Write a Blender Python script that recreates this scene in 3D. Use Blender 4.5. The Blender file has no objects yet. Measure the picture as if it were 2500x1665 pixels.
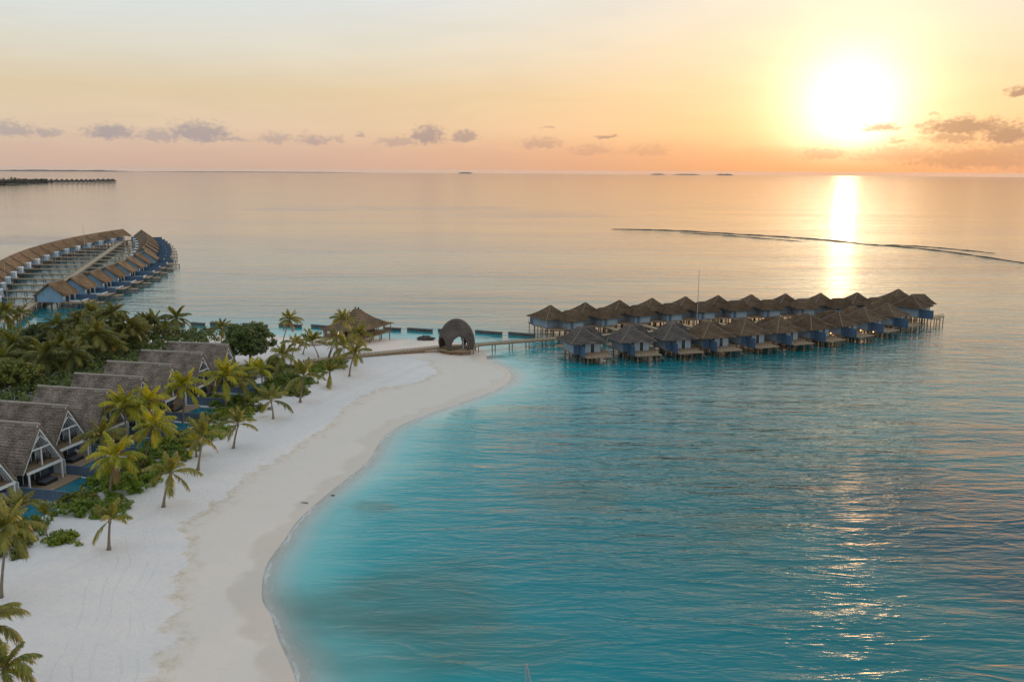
import bpy, math, random
import numpy as np
from mathutils import Matrix, Vector

random.seed(7)
RNG = np.random.default_rng(7)
sc = bpy.context.scene
COL = sc.collection

# ------------------------------------------------------------------ camera, sky, sun, exposure
F, W, H, CH = 2200.0, 2500.0, 1665.0, 45.0
PITCH = math.atan((832.5 - 416.0) / F)
ROLL = math.radians(0.37)
SUN_EL, SUN_AZ = math.radians(2.7), math.radians(20.0)      # azimuth measured from +Y towards +X

cam = bpy.data.cameras.new('camera')
cam_ob = bpy.data.objects.new('camera', cam)
COL.objects.link(cam_ob)
cam.sensor_width = 36.0
cam.lens = 36.0 * F / W
cam.clip_start, cam.clip_end = 0.5, 120000.0
cam_ob.matrix_world = (Matrix.Translation((0, 0, CH)) @ Matrix.Rotation(math.pi / 2 - PITCH, 4, 'X')
                       @ Matrix.Rotation(ROLL, 4, 'Z'))
sc.camera = cam_ob

vs = sc.view_settings
vs.view_transform, vs.look, vs.exposure, vs.gamma = 'Standard', 'None', 0.2, 1.0
vs.use_curve_mapping = False
sc.cycles.max_bounces = 8
sc.cycles.transparent_max_bounces = 12
sc.cycles.sample_clamp_indirect = 4.0
sc.cycles.sample_clamp_direct = 2.6
sc.cycles.use_denoising = True


def lin(r, g, b):
    f = lambda c: (c / 255 / 12.92) if c / 255 <= 0.04045 else ((c / 255 + 0.055) / 1.055) ** 2.4
    return (f(r), f(g), f(b))


class NT:
    """small helper for writing node trees"""
    def __init__(self, tree):
        self.t, self.n, self.l = tree, tree.nodes, tree.links

    def put(self, sock, v):
        if isinstance(v, bpy.types.NodeSocket):
            self.l.new(v, sock)
        elif v is not None:
            if sock.type == 'RGBA' and len(v) == 3:
                v = (*v, 1.0)
            sock.default_value = v

    def math(self, op, a, b=None, c=None, clamp=False):
        n = self.n.new('ShaderNodeMath'); n.operation = op; n.use_clamp = clamp
        for i, v in enumerate((a, b, c)):
            if v is not None:
                self.put(n.inputs[i], v)
        return n.outputs[0]

    def vmath(self, op, a, b=None, out=0):
        n = self.n.new('ShaderNodeVectorMath'); n.operation = op
        self.put(n.inputs[0], a)
        if b is not None:
            if op == 'SCALE':
                self.put(n.inputs['Scale'], b)
            else:
                self.put(n.inputs[1], b)
        return n.outputs[out]

    def mix(self, fac, a, b, blend='MIX'):
        n = self.n.new('ShaderNodeMix'); n.data_type = 'RGBA'; n.blend_type = blend
        self.put(n.inputs[0], fac); self.put(n.inputs[6], a); self.put(n.inputs[7], b)
        return n.outputs[2]

    def ramp(self, fac, stops, interp='LINEAR'):
        n = self.n.new('ShaderNodeValToRGB'); cr = n.color_ramp; cr.interpolation = interp
        while len(cr.elements) < len(stops):
            cr.elements.new(0.5)
        for e, (p, c) in zip(cr.elements, stops):
            e.position = p
            e.color = (c, c, c, 1) if isinstance(c, (int, float)) else (*c, 1)
        self.put(n.inputs[0], fac)
        return n.outputs[0]

    def maprange(self, v, a, b, c=0.0, d=1.0, smooth=False):
        n = self.n.new('ShaderNodeMapRange')
        n.interpolation_type = 'SMOOTHSTEP' if smooth else 'LINEAR'
        for i, x in enumerate((v, a, b, c, d)):
            self.put(n.inputs[i], x)
        return n.outputs[0]

    def noise(self, vec, scale, detail=2.0, rough=0.5, dist=0.0, color=False):
        n = self.n.new('ShaderNodeTexNoise'); n.normalize = True
        if vec is not None:
            self.put(n.inputs['Vector'], vec)
        n.inputs['Scale'].default_value = scale; n.inputs['Detail'].default_value = detail
        n.inputs['Roughness'].default_value = rough; n.inputs['Distortion'].default_value = dist
        return n.outputs[1 if color else 0]

    def mapping(self, vec, scale=(1, 1, 1), rot=(0, 0, 0), loc=(0, 0, 0)):
        n = self.n.new('ShaderNodeMapping')
        self.put(n.inputs['Vector'], vec)
        n.inputs['Scale'].default_value = scale; n.inputs['Rotation'].default_value = rot
        n.inputs['Location'].default_value = loc
        return n.outputs[0]

    def bump(self, height, strength=1.0, dist=1.0, normal=None):
        n = self.n.new('ShaderNodeBump')
        n.inputs['Strength'].default_value = strength; n.inputs['Distance'].default_value = dist
        self.put(n.inputs['Height'], height)
        if normal is not None:
            self.put(n.inputs['Normal'], normal)
        return n.outputs[0]

    def attr(self, name):
        n = self.n.new('ShaderNodeAttribute'); n.attribute_name = name
        return n.outputs['Fac']

    def pos(self):
        return self.n.new('ShaderNodeNewGeometry').outputs['Position']

    def objco(self):
        return self.n.new('ShaderNodeTexCoord').outputs['Object']

    def rand(self):
        return self.n.new('ShaderNodeObjectInfo').outputs['Random']


# --- sky: Nishita plus the warm haze round the low sun, and the band of small clouds above the horizon
world = bpy.data.worlds.new('World')
sc.world = world
world.use_nodes = True
w = NT(world.node_tree)
dirv = w.n.new('ShaderNodeTexCoord').outputs['Generated']
sep = w.n.new('ShaderNodeSeparateXYZ'); w.l.new(dirv, sep.inputs[0])
DEG = 180 / math.pi
elev = w.math('MULTIPLY', w.math('ARCSINE', sep.outputs[2]), DEG)
az = w.math('MULTIPLY', w.math('ARCTAN2', sep.outputs[0], sep.outputs[1]), DEG)
GLOW_EL = SUN_EL + math.radians(1.0)      # the bank of haze on the horizon dims the lower half of the glow
sdir = (math.sin(SUN_AZ) * math.cos(GLOW_EL), math.cos(SUN_AZ) * math.cos(GLOW_EL), math.sin(GLOW_EL))
sang = w.math('MULTIPLY', w.math('ARCCOSINE', w.vmath('DOT_PRODUCT', dirv, sdir, out=1)), DEG)
e01 = w.math('DIVIDE', elev, 90.0, clamp=True)
S_ = 1 / 90
cool = w.ramp(e01, [(0.0, lin(197, 170, 154)), (1.0 * S_, lin(204, 178, 159)), (2.5 * S_, lin(214, 193, 168)),
                    (4.5 * S_, lin(213, 194, 163)), (7 * S_, lin(214, 211, 197)), (10 * S_, lin(209, 218, 221)),
                    (20 * S_, lin(206, 215, 219)), (45 * S_, lin(197, 207, 218)), (1.0, lin(186, 199, 216))])
warm = w.ramp(e01, [(0.0, lin(238, 162, 104)), (1.0 * S_, lin(246, 172, 108)), (2.5 * S_, lin(254, 198, 134)),
                    (4.5 * S_, lin(250, 208, 152)), (7 * S_, lin(246, 216, 174)), (10 * S_, lin(238, 221, 196)),
                    (20 * S_, lin(232, 226, 216)), (45 * S_, lin(202, 210, 218)), (1.0, lin(186, 199, 216))])
daz = w.math('DIVIDE', w.math('ABSOLUTE', w.math('SUBTRACT', az, math.degrees(SUN_AZ))), 22.0)
side = w.math('EXPONENT', w.math('MULTIPLY', w.math('POWER', daz, 1.6), -1.0))
base = w.mix(side, cool, warm)
# aureole of the hazy sun
g1 = w.math('MULTIPLY', w.math('EXPONENT', w.math('MULTIPLY', w.math('POWER', w.math('DIVIDE', sang, 2.45), 1.4), -1.0)), 1.9)
g2 = w.math('MULTIPLY', w.math('EXPONENT', w.math('DIVIDE', sang, -5.5)), 0.36)
glow = w.math('MULTIPLY', w.math('ADD', g1, g2), w.maprange(elev, -0.3, 1.9, 0.12, 1.0, True))
glowc = w.vmath('SCALE', (1.0, 0.84, 0.58), glow)
skyc = w.vmath('ADD', base, glowc)
nish = w.n.new('ShaderNodeTexSky')
nish.sky_type = 'NISHITA'; nish.sun_disc = False
nish.sun_elevation, nish.sun_rotation = SUN_EL, SUN_AZ
nish.altitude, nish.air_density, nish.dust_density, nish.ozone_density = 20.0, 1.0, 1.5, 1.0
skyc = w.vmath('ADD', w.vmath('SCALE', skyc, 0.94), w.vmath('SCALE', nish.outputs[0], 0.003))

# clouds, placed by azimuth and elevation (degrees), broken up by noise
CLOUDS = [  # x, y of centre and half width, half height in the 2354-wide view, density
    (25, 298, 42, 18, .75), (103, 303, 30, 12, .7), (255, 303, 46, 20, .95), (362, 310, 34, 16, .7), (455, 303, 62, 26, .95),
    (525, 321, 44, 8, .7), (633, 318, 34, 13, .6), (722, 320, 36, 15, .7), (778, 322, 14, 9, .5), (826, 313, 13, 6, .7),
    (915, 325, 46, 12, .55), (985, 310, 34, 24, .95), (1067, 313, 28, 14, .85), (1245, 328, 44, 16, .5), (1262, 292, 14, 4, .5),
    (1393, 314, 22, 6, .85), (1360, 345, 44, 14, .35), (1490, 345, 50, 16, .3), (2026, 293, 34, 12, 1.0), (2060, 322, 16, 8, .6),
    (2220, 290, 84, 20, 1.0), (2190, 316, 52, 13, .8), (2318, 305, 46, 26, 1.0), (2345, 212, 22, 12, 1.0), (2150, 262, 12, 5, .5),
    (1905, 352, 46, 16, .5), (2060, 352, 90, 20, .45), (2240, 362, 130, 30, .55), (2330, 345, 60, 22, .5),
]
cp_, sp_ = math.cos(PITCH), math.sin(PITCH)


def ray(x, y):
    u, v = (x - W / 2) / F, -(y - H / 2) / F
    c, s = math.cos(ROLL), math.sin(ROLL)
    u, v = c * u - s * v, s * u + c * v
    return Vector((u, cp_ + v * sp_, -sp_ + v * cp_))


def ray_ang(x, y):
    d = ray(x, y).normalized()
    return math.degrees(math.atan2(d.x, d.y)), math.degrees(math.asin(d.z))


cmb = w.n.new('ShaderNodeCombineXYZ')
w.l.new(az, cmb.inputs[0]); w.l.new(elev, cmb.inputs[1])
p2 = cmb.outputs[0]
pst = w.mapping(p2, scale=(1.0, 1.5, 1.0))
warp = w.noise(pst, 1.4, 4.0, 0.55, color=True)
warp = w.vmath('SCALE', w.vmath('SUBTRACT', warp, (0.5, 0.5, 0.5)), 0.95)
pw = w.vmath('ADD', p2, w.vmath('MULTIPLY', warp, (1.4, 0.8, 0.0)))
fine = w.noise(pst, 3.2, 3.0, 0.5)
dens = None
for cx, cy, hw, hh, dn in CLOUDS:
    a, e = ray_ang(cx * 1.062, cy * 1.062)
    k = 1.062 / F * DEG
    q = w.vmath('DIVIDE', w.vmath('SUBTRACT', pw, (a, e, 0.0)), (hw * k, hh * k, 1.0))
    sq = w.n.new('ShaderNodeSeparateXYZ'); w.l.new(q, sq.inputs[0])
    yy_ = w.math('ADD', sq.outputs[1], 0.25)
    yy_ = w.math('MAXIMUM', yy_, w.math('MULTIPLY', yy_, -1.9))
    ln = w.math('SQRT', w.math('ADD', w.math('MULTIPLY', sq.outputs[0], sq.outputs[0]), w.math('MULTIPLY', yy_, yy_)))
    v = w.math('MULTIPLY', w.maprange(w.math('SUBTRACT', ln, w.math('MULTIPLY', w.math('SUBTRACT', fine, 0.5), 1.5)), 1.45, 0.45, 0.0, 1.0, True), dn)
    dens = v if dens is None else w.math('MAXIMUM', dens, v)
# low hazy bank just above the horizon
bank = w.math('MULTIPLY', w.maprange(w.math('ADD', elev, w.math('MULTIPLY', w.math('SUBTRACT', w.noise(w.mapping(p2, scale=(0.35, 1.2, 1)), 1.2, 5, .6), 0.5), 2.4)), 2.1, 0.7, 0.0, 0.32, True),
              w.maprange(elev, -0.2, 0.4))
cl_col = w.mix(side, lin(150, 143, 150), lin(172, 126, 90))
veil = w.noise(w.mapping(p2, scale=(0.10, 0.55, 1), rot=(0, 0, 0.12)), 1.0, 5, 0.6, 0.6)
skyc = w.vmath('SCALE', skyc, w.maprange(veil, 0.3, 0.75, 0.97, 1.035))
skyc = w.mix(bank, skyc, w.mix(side, lin(193, 165, 152), lin(234, 172, 120)))
lit = w.vmath('ADD', cl_col, w.vmath('SCALE', glowc, 0.16))
skyc = w.mix(w.math('MULTIPLY', dens, 0.78), skyc, lit)
bg = world.node_tree.nodes['Background']
w.l.new(w.vmath('SCALE', skyc, 10.0), bg.inputs['Color'])
bg.inputs['Strength'].default_value = 0.1
world.cycles.sampling_method = 'MANUAL'
world.cycles.sample_map_resolution = 512

sun = bpy.data.lights.new('sun', 'SUN')
sun.energy, sun.angle, sun.color = 1.5, math.radians(1.4), (1.0, 0.58, 0.27)
sun_ob = bpy.data.objects.new('sun', sun)
COL.objects.link(sun_ob)
sun_ob.rotation_euler = (math.pi / 2 - SUN_EL, 0, math.pi - SUN_AZ)
sun_ob.location = (0, 0, 100)

# ------------------------------------------------------------------ photo pixel -> place
RE = 7.4e6           # earth radius with refraction


def S(x, y, z=0.0):
    """point at height z seen at pixel (x, y) of the 2500-wide photograph"""
    d = ray(x, y); t = (z - CH) / d.z
    return Vector((0, 0, CH)) + d * t


def D(x, y, z=0.0):
    return S(x * 1.062, y * 1.062, z)


def at_depth(x, y, Y):
    d = ray(x, y); t = Y / d.y
    return Vector((0, 0, CH)) + d * t


# ------------------------------------------------------------------ mesh building
class MB:
    def __init__(self):
        self.v, self.f = [], []

    def add(self, vs_, fs_):
        o = len(self.v)
        self.v.extend(tuple(p) for p in vs_)
        self.f.extend(tuple(i + o for i in f) for f in fs_)
        return self

    def hexa(self, p):
        return self.add(p, [(0, 3, 2, 1), (4, 5, 6, 7), (0, 1, 5, 4), (1, 2, 6, 5), (2, 3, 7, 6), (3, 0, 4, 7)])

    def box(self, x0, x1, y0, y1, z0, z1):
        return self.hexa([(x0, y0, z0), (x1, y0, z0), (x1, y1, z0), (x0, y1, z0),
                          (x0, y0, z1), (x1, y0, z1), (x1, y1, z1), (x0, y1, z1)])

    def bar(self, a, b, wd, ht, up=(0, 0, 1)):
        a, b, up = Vector(a), Vector(b), Vector(up)
        d = (b - a).normalized()
        s = d.cross(up)
        s = s.normalized() if s.length > 1e-4 else Vector((1, 0, 0))
        u = s.cross(d).normalized()
        s, u = s * wd / 2, u * ht / 2
        return self.hexa([a - s - u, a + s - u, b + s - u, b - s - u, a - s + u, a + s + u, b + s + u, b - s + u])

    def tube(self, pts, radii, n=6, cap=True):
        o = len(self.v); pts = [Vector(p) for p in pts]
        for i, (p, r) in enumerate(zip(pts, radii)):
            d = (pts[min(i + 1, len(pts) - 1)] - pts[max(i - 1, 0)]).normalized()
            a = d.cross(Vector((0.13, 0.97, 0.2))).normalized(); b = d.cross(a)
            for k in range(n):
                t = 2 * math.pi * k / n
                self.v.append(tuple(p + a * (r * math.cos(t)) + b * (r * math.sin(t))))
        for i in range(len(pts) - 1):
            for k in range(n):
                k2 = (k + 1) % n
                self.f.append((o + i * n + k, o + i * n + k2, o + (i + 1) * n + k2, o + (i + 1) * n + k))
        if cap:
            self.f.append(tuple(o + k for k in reversed(range(n))))
            self.f.append(tuple(o + (len(pts) - 1) * n + k for k in range(n)))
        return self

    def mesh(self, name, mat, smooth=False):
        me = bpy.data.meshes.new(name)
        me.from_pydata(self.v, [], self.f)
        if mat is not None:
            me.materials.append(mat)
        if smooth:
            me.polygons.foreach_set('use_smooth', [True] * len(me.polygons))
        me.update()
        return me

    def build(self, name, mat, parent=None, smooth=False, loc=None, rz=0.0):
        return inst(name, self.mesh(name, mat, smooth), parent, loc, rz)


def inst(name, me, parent=None, loc=None, rz=0.0, scale=None, rot=None):
    o = bpy.data.objects.new(name, me)
    COL.objects.link(o)
    o.parent = parent
    if loc is not None:
        o.location = loc
    o.rotation_euler = rot if rot is not None else (0, 0, rz)
    if scale is not None:
        o.scale = (scale,) * 3 if isinstance(scale, (int, float)) else scale
    return o


def empty(name, loc=(0, 0, 0), rz=0.0):
    o = bpy.data.objects.new(name, None)
    COL.objects.link(o)
    o.empty_display_size = 0.2
    o.location = loc
    o.rotation_euler = (0, 0, rz)
    return o


def tag(o, label=None, cat=None, group=None, kind=None):
    for k, v in (('label', label), ('category', cat), ('group', group), ('kind', kind)):
        if v is not None:
            o[k] = v
    return o


def copy_tree(o, parent=None):
    kids = list(o.children)
    c = o.copy()
    COL.objects.link(c)
    c.parent = parent
    for ch in kids:
        copy_tree(ch, c)
    return c


ORD = ['', 'first', 'second', 'third', 'fourth', 'fifth', 'sixth', 'seventh', 'eighth', 'ninth', 'tenth', 'eleventh', 'twelfth',
       'thirteenth', 'fourteenth', 'fifteenth', 'sixteenth', 'seventeenth', 'eighteenth', 'nineteenth', 'twentieth']


# ------------------------------------------------------------------ materials
def new_mat(name):
    m = bpy.data.materials.new(name); m.use_nodes = True
    nt = NT(m.node_tree)
    b = m.node_tree.nodes['Principled BSDF']
    return m, nt, b


def simple(name, col, rough=0.7, var=0.15, scale=3.0, bump=0.0, bscale=20.0, spec=0.3, stretch=(1, 1, 1), randvar=0.0):
    m, nt, b = new_mat(name)
    co = nt.mapping(nt.objco(), scale=stretch)
    n1 = nt.noise(co, scale, 4.0, 0.6)
    f = nt.maprange(n1, 0.25, 0.75, 1 - var, 1 + var)
    if randvar:
        f = nt.math('MULTIPLY', f, nt.maprange(nt.rand(), 0, 1, 1 - randvar, 1 + randvar))
    nt.put(b.inputs['Base Color'], nt.vmath('SCALE', tuple(col), f))
    b.inputs['Roughness'].default_value = rough
    b.inputs['Specular IOR Level'].default_value = spec
    if bump:
        nt.put(b.inputs['Normal'], nt.bump(nt.noise(co, bscale, 3.0, 0.6), 1.0, bump))
    return m


def thatch_mat(name, dark, light, stretch=(1, 1, 1), course=3.2):
    m, nt, b = new_mat(name)
    co = nt.objco()
    tuft = nt.noise(nt.mapping(co, scale=(3.2, 3.2, 6.0)), 1.3, 5.0, 0.7)
    patch = nt.noise(co, 0.35, 3.0, 0.6)
    bands = nt.noise(nt.mapping(co, scale=(0.25, 0.25, course)), 1.0, 3.0, 0.6)
    f = nt.math('ADD', nt.math('MULTIPLY', tuft, 0.85), nt.math('ADD', nt.math('MULTIPLY', nt.math('SUBTRACT', patch, 0.35), 0.5), nt.math('MULTIPLY', bands, 0.2)))
    col = nt.ramp(f, [(0.44, dark), (0.60, tuple((a + c) / 2.2 for a, c in zip(dark, light))), (0.76, light)])
    col = nt.vmath('SCALE', col, nt.maprange(nt.rand(), 0, 1, 0.82, 1.18))
    nt.put(b.inputs['Base Color'], col)
    b.inputs['Roughness'].default_value = 0.95
    b.inputs['Specular IOR Level'].default_value = 0.1
    nt.put(b.inputs['Normal'], nt.bump(tuft, 1.0, 0.22))
    return m


def boards_mat(name, col, rough=0.55, pitch=6.0, axis='xy', var=0.10):
    """painted vertical boarding"""
    m, nt, b = new_mat(name)
    co = nt.objco()
    sx = nt.n.new('ShaderNodeSeparateXYZ'); nt.l.new(co, sx.inputs[0])
    s = nt.math('ADD', sx.outputs[0], sx.outputs[1]) if axis == 'xy' else sx.outputs['xyz'.index(axis)]
    saw = nt.math('FRACT', nt.math('MULTIPLY', s, pitch))
    gap = nt.maprange(nt.math('ABSOLUTE', nt.math('SUBTRACT', saw, 0.5)), 0.42, 0.5, 0.0, 1.0)
    wn = nt.n.new('ShaderNodeTexWhiteNoise'); wn.noise_dimensions = '1D'
    nt.put(wn.inputs['W'], nt.math('FLOOR', nt.math('MULTIPLY', s, pitch)))
    f = nt.math('MULTIPLY', nt.maprange(wn.outputs[0], 0, 1, 1 - var, 1 + var), nt.maprange(nt.noise(co, 1.2, 4, .6), .3, .7, 0.9, 1.1))
    nt.put(b.inputs['Base Color'], nt.vmath('SCALE', tuple(col), nt.math('MULTIPLY', f, nt.maprange(gap, 0, 1, 1.0, 0.75))))
    b.inputs['Roughness'].default_value = rough
    b.inputs['Specular IOR Level'].default_value = 0.35
    nt.put(b.inputs['Normal'], nt.bump(nt.math('MULTIPLY', gap, -1.0), 1.0, 0.02))
    return m


def leaf_mat(name, col, col2, trans=0.35, rough=0.45, spread=0.25):
    """leaf with light passing through it"""
    m, nt, b = new_mat(name)
    geo = nt.n.new('ShaderNodeNewGeometry')
    r = nt.math('FRACT', nt.math('ADD', geo.outputs['Random Per Island'], nt.rand()))
    c = nt.mix(r, col, col2)
    c = nt.vmath('SCALE', c, nt.maprange(nt.rand(), 0, 1, 1 - spread, 1 + spread))
    nt.put(b.inputs['Base Color'], c)
    b.inputs['Roughness'].default_value = rough
    b.inputs['Specular IOR Level'].default_value = 0.4
    tr = nt.n.new('ShaderNodeBsdfTranslucent')
    nt.put(tr.inputs[0], nt.vmath('MULTIPLY', c, (1.5, 1.25, 0.45)))
    mx = nt.n.new('ShaderNodeMixShader'); mx.inputs[0].default_value = trans
    out = m.node_tree.nodes['Material Output']
    nt.l.new(b.outputs[0], mx.inputs[1]); nt.l.new(tr.outputs[0], mx.inputs[2]); nt.l.new(mx.outputs[0], out.inputs[0])
    return m


M = {}
M['thatch_grey'] = thatch_mat('grey_thatch', (0.062, 0.051, 0.042), (0.40, 0.325, 0.26), course=2.4)
M['thatch_slate'] = thatch_mat('dark_grey_thatch', (0.045, 0.040, 0.038), (0.20, 0.172, 0.152))
M['thatch_brown'] = thatch_mat('brown_thatch', (0.050, 0.032, 0.020), (0.215, 0.145, 0.09))
M['thatch_gold'] = thatch_mat('golden_thatch', (0.090, 0.058, 0.035), (0.31, 0.215, 0.13))
M['ridge'] = simple('ridge_thatch', (0.21, 0.17, 0.135), 0.95, 0.25, 2.5, 0.03, 12)
M['pale_ridge'] = simple('pale_ridge_thatch', (0.34, 0.30, 0.26), 0.95, 0.25, 2.5, 0.03, 12)
M['white'] = simple('white_painted_wood', (0.70, 0.72, 0.74), 0.5, 0.08, 2.0, 0.002, 30)
M['paleblue'] = boards_mat('pale_blue_boards', (0.27, 0.335, 0.40), 0.5, 5.0)
M['blue'] = boards_mat('blue_boards', (0.22, 0.36, 0.50), 0.5, 5.0)
M['navy'] = boards_mat('dark_blue_boards', (0.070, 0.125, 0.205), 0.45, 5.0)
M['beachblue'] = boards_mat('slate_blue_boards', (0.10, 0.155, 0.235), 0.5, 6.0)
M['whiteboards'] = boards_mat('white_boards', (0.60, 0.65, 0.70), 0.5, 4.0)
M['panel'] = boards_mat('pale_panel_boards', (0.44, 0.50, 0.56), 0.5, 4.0)
M['deck'] = boards_mat('weathered_deck_boards', (0.30, 0.215, 0.135), 0.75, 7.0, 'x', 0.16)
M['walk'] = boards_mat('walkway_boards', (0.36, 0.29, 0.19), 0.75, 6.0, 'y', 0.14)
M['timber'] = simple('timber', (0.26, 0.17, 0.10), 0.75, 0.22, 2.0, 0.004, 25, stretch=(1, 1, 0.3))
M['pile'] = simple('piling_timber', (0.15, 0.125, 0.10), 0.8, 0.25, 3.0, 0.01, 12)
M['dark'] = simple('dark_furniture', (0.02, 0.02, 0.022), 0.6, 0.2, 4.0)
M['cushion'] = simple('grey_cushion', (0.09, 0.10, 0.12), 0.9, 0.15, 6.0)
M['steel'] = simple('grey_metal', (0.34, 0.35, 0.36), 0.4, 0.1, 4.0)
M['concrete'] = simple('weathered_breakwater', (0.095, 0.100, 0.098), 0.75, 0.3, 0.8, 0.02, 5)
M['rock'] = simple('reef_rock', (0.075, 0.068, 0.058), 0.8, 0.4, 0.4, 0.1, 3)
M['bark'] = simple('palm_bark', (0.23, 0.185, 0.14), 0.9, 0.3, 3.0, 0.03, 8, stretch=(1, 1, 4), randvar=0.15)
M['treebark'] = simple('tree_bark', (0.14, 0.11, 0.085), 0.9, 0.3, 3.0, 0.03, 8)
M['shell'] = thatch_mat('woven_shell', (0.075, 0.062, 0.055), (0.21, 0.175, 0.155), course=4.0)
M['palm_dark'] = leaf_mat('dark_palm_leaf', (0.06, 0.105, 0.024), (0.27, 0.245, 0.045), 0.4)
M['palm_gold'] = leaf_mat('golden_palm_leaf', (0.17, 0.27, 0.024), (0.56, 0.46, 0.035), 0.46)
M['palm_olive'] = leaf_mat('olive_palm_leaf', (0.11, 0.16, 0.035), (0.33, 0.28, 0.06), 0.42)
M['palm_dry'] = leaf_mat('dry_palm_leaf', (0.20, 0.12, 0.05), (0.28, 0.17, 0.08), 0.3)
M['leaf_dark'] = leaf_mat('dark_tree_leaf', (0.04, 0.078, 0.02), (0.13, 0.165, 0.035), 0.3)
M['leaf_mid'] = leaf_mat('tree_leaf', (0.07, 0.12, 0.02), (0.24, 0.235, 0.035), 0.34)
M['leaf_bush'] = leaf_mat('shrub_leaf', (0.07, 0.17, 0.018), (0.24, 0.29, 0.032), 0.36)
M['leaf_bright'] = leaf_mat('bright_shrub_leaf', (0.1, 0.2, 0.02), (0.3, 0.32, 0.035), 0.35)
M['far_green'] = simple('far_foliage', (0.035, 0.05, 0.035), 0.9, 0.4, 0.1)
M['far_roof'] = simple('far_thatch', (0.06, 0.05, 0.045), 0.9, 0.2, 0.1)
M['far_wall'] = simple('far_wall', (0.16, 0.17, 0.18), 0.8, 0.1, 0.1)
M['far_sand'] = simple('far_shore_sand', (0.30, 0.29, 0.26), 0.9, 0.2, 0.02)
M['isle'] = simple('distant_isle', (0.10, 0.11, 0.10), 0.9, 0.2, 0.01)


def glass_mat():
    m, nt, b = new_mat('window_glass')
    b.inputs['Base Color'].default_value = (0.03, 0.045, 0.055, 1)
    b.inputs['Roughness'].default_value = 0.06
    b.inputs['Specular IOR Level'].default_value = 0.6
    return m


def curtain_mat():
    m, nt, b = new_mat('pale_curtain_glass')
    b.inputs['Base Color'].default_value = (0.32, 0.40, 0.48, 1)
    b.inputs['Roughness'].default_value = 0.15
    return m


def pool_mat():
    m, nt, b = new_mat('pool_water')
    b.inputs['Base Color'].default_value = (0.012, 0.16, 0.21, 1)
    b.inputs['Roughness'].default_value = 0.05
    b.inputs['IOR'].default_value = 1.33
    nt.put(b.inputs['Normal'], nt.bump(nt.noise(nt.objco(), 2.0, 3, .5), 1.0, 0.03))
    return m


def lamp_glint_mat():
    m, nt, b = new_mat('warm_lamp_and_glint')  # glow shared by the restaurant lamp and the added deck glints
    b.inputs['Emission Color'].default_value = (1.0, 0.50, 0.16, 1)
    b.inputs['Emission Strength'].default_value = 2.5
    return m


M['glass'], M['curtain'], M['pool'], M['lamp'] = glass_mat(), curtain_mat(), pool_mat(), lamp_glint_mat()

# ------------------------------------------------------------------ the island, its beach, and the sea
def seg_dist(P, A, B):
    d = B - A; L2 = (d * d).sum()
    t = np.clip(((P - A) @ d) / max(L2, 1e-9), 0, 1)
    q = P - (A + t[:, None] * d)
    return np.hypot(q[:, 0], q[:, 1])


def poly_dist(P, pts, closed=False):
    pts = np.asarray(pts, float); n = len(pts)
    best = np.full(len(P), 1e9)
    for i in range(n if closed else n - 1):
        best = np.minimum(best, seg_dist(P, pts[i], pts[(i + 1) % n]))
    return best


def inside(P, pts):
    pts = np.asarray(pts, float); n = len(pts)
    r = np.zeros(len(P), bool); x, y = P[:, 0], P[:, 1]
    for i in range(n):
        x0, y0 = pts[i]; x1, y1 = pts[(i + 1) % n]
        c = (y0 > y) != (y1 > y)
        r ^= c & (x < (x1 - x0) * (y - y0) / ((y1 - y0) if y1 != y0 else 1e-9) + x0)
    return r


def smooth_line(pts, n=6, closed=False):
    """Catmull-Rom through the points"""
    p = [np.asarray(q, float) for q in pts]; out = []
    m = len(p)
    for i in range(m if closed else m - 1):
        if closed:
            a, b, c, d = p[i - 1], p[i], p[(i + 1) % m], p[(i + 2) % m]
        else:
            a, b, c, d = p[max(i - 1, 0)], p[i], p[i + 1], p[min(i + 2, m - 1)]
        for k in range(n):
            t = k / n
            out.append(0.5 * ((2 * b) + (c - a) * t + (2 * a - 5 * b + 4 * c - d) * t * t + (3 * b - a - 3 * c + d) * t ** 3))
    if not closed:
        out.append(p[-1])
    return np.array(out)


def fbm2(P, seed, f0=1.0, octs=4, warp=None):
    """cheap smooth noise: sum of random sines"""
    r = np.random.default_rng(seed); out = np.zeros(len(P)); a = 1.0; tot = 0
    for o in range(octs):
        f = f0 * 2 ** o
        for _ in range(5):
            th = r.uniform(0, 2 * math.pi); ph = r.uniform(0, 2 * math.pi); g = f * r.uniform(0.6, 1.4)
            out += a * np.sin(P[:, 0] * math.cos(th) * g + P[:, 1] * math.sin(th) * g + ph)
        tot += a * 2.2; a *= 0.55
    return out / tot


SHORE_PX = [(680, 1568), (640, 1470), (622, 1415), (601, 1370), (612, 1300), (650, 1245), (690, 1190), (765, 1125), (845, 1060), (885, 1000), (960, 960),
            (1060, 925), (1140, 895), (1174, 871), (1163, 848), (1125, 832), (1112, 812), (1085, 799), (1010, 784), (900, 781), (740, 777), (560, 775), (400, 775), (200, 770), (0, 775)]
shore_pts = [tuple(D(x, y, 0)[:2]) for x, y in SHORE_PX]
shore_pts = [(-8, -20), (-10, 20), (-13, 45), (-15, 60)] + shore_pts + [(-170, 245), (-260, 225), (-420, 150), (-420, -120), (-60, -120)]
LAND = smooth_line(shore_pts, 5, True)
WRACK_PX = [(350, 1568), (395, 1440), (405, 1330), (432, 1270), (425, 1200), (520, 1140), (570, 1090), (640, 1050), (740, 985), (800, 930), (860, 900), (950, 880), (1000, 858), (985, 830)]
WRACK = smooth_line([(-24, 40), (-28, 58)] + [tuple(D(x, y, 1)[:2]) for x, y in WRACK_PX], 5)


def shore_sdf(P):
    d = poly_dist(P, LAND, True)
    return np.where(inside(P, LAND), d, -d)          # positive on land


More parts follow.
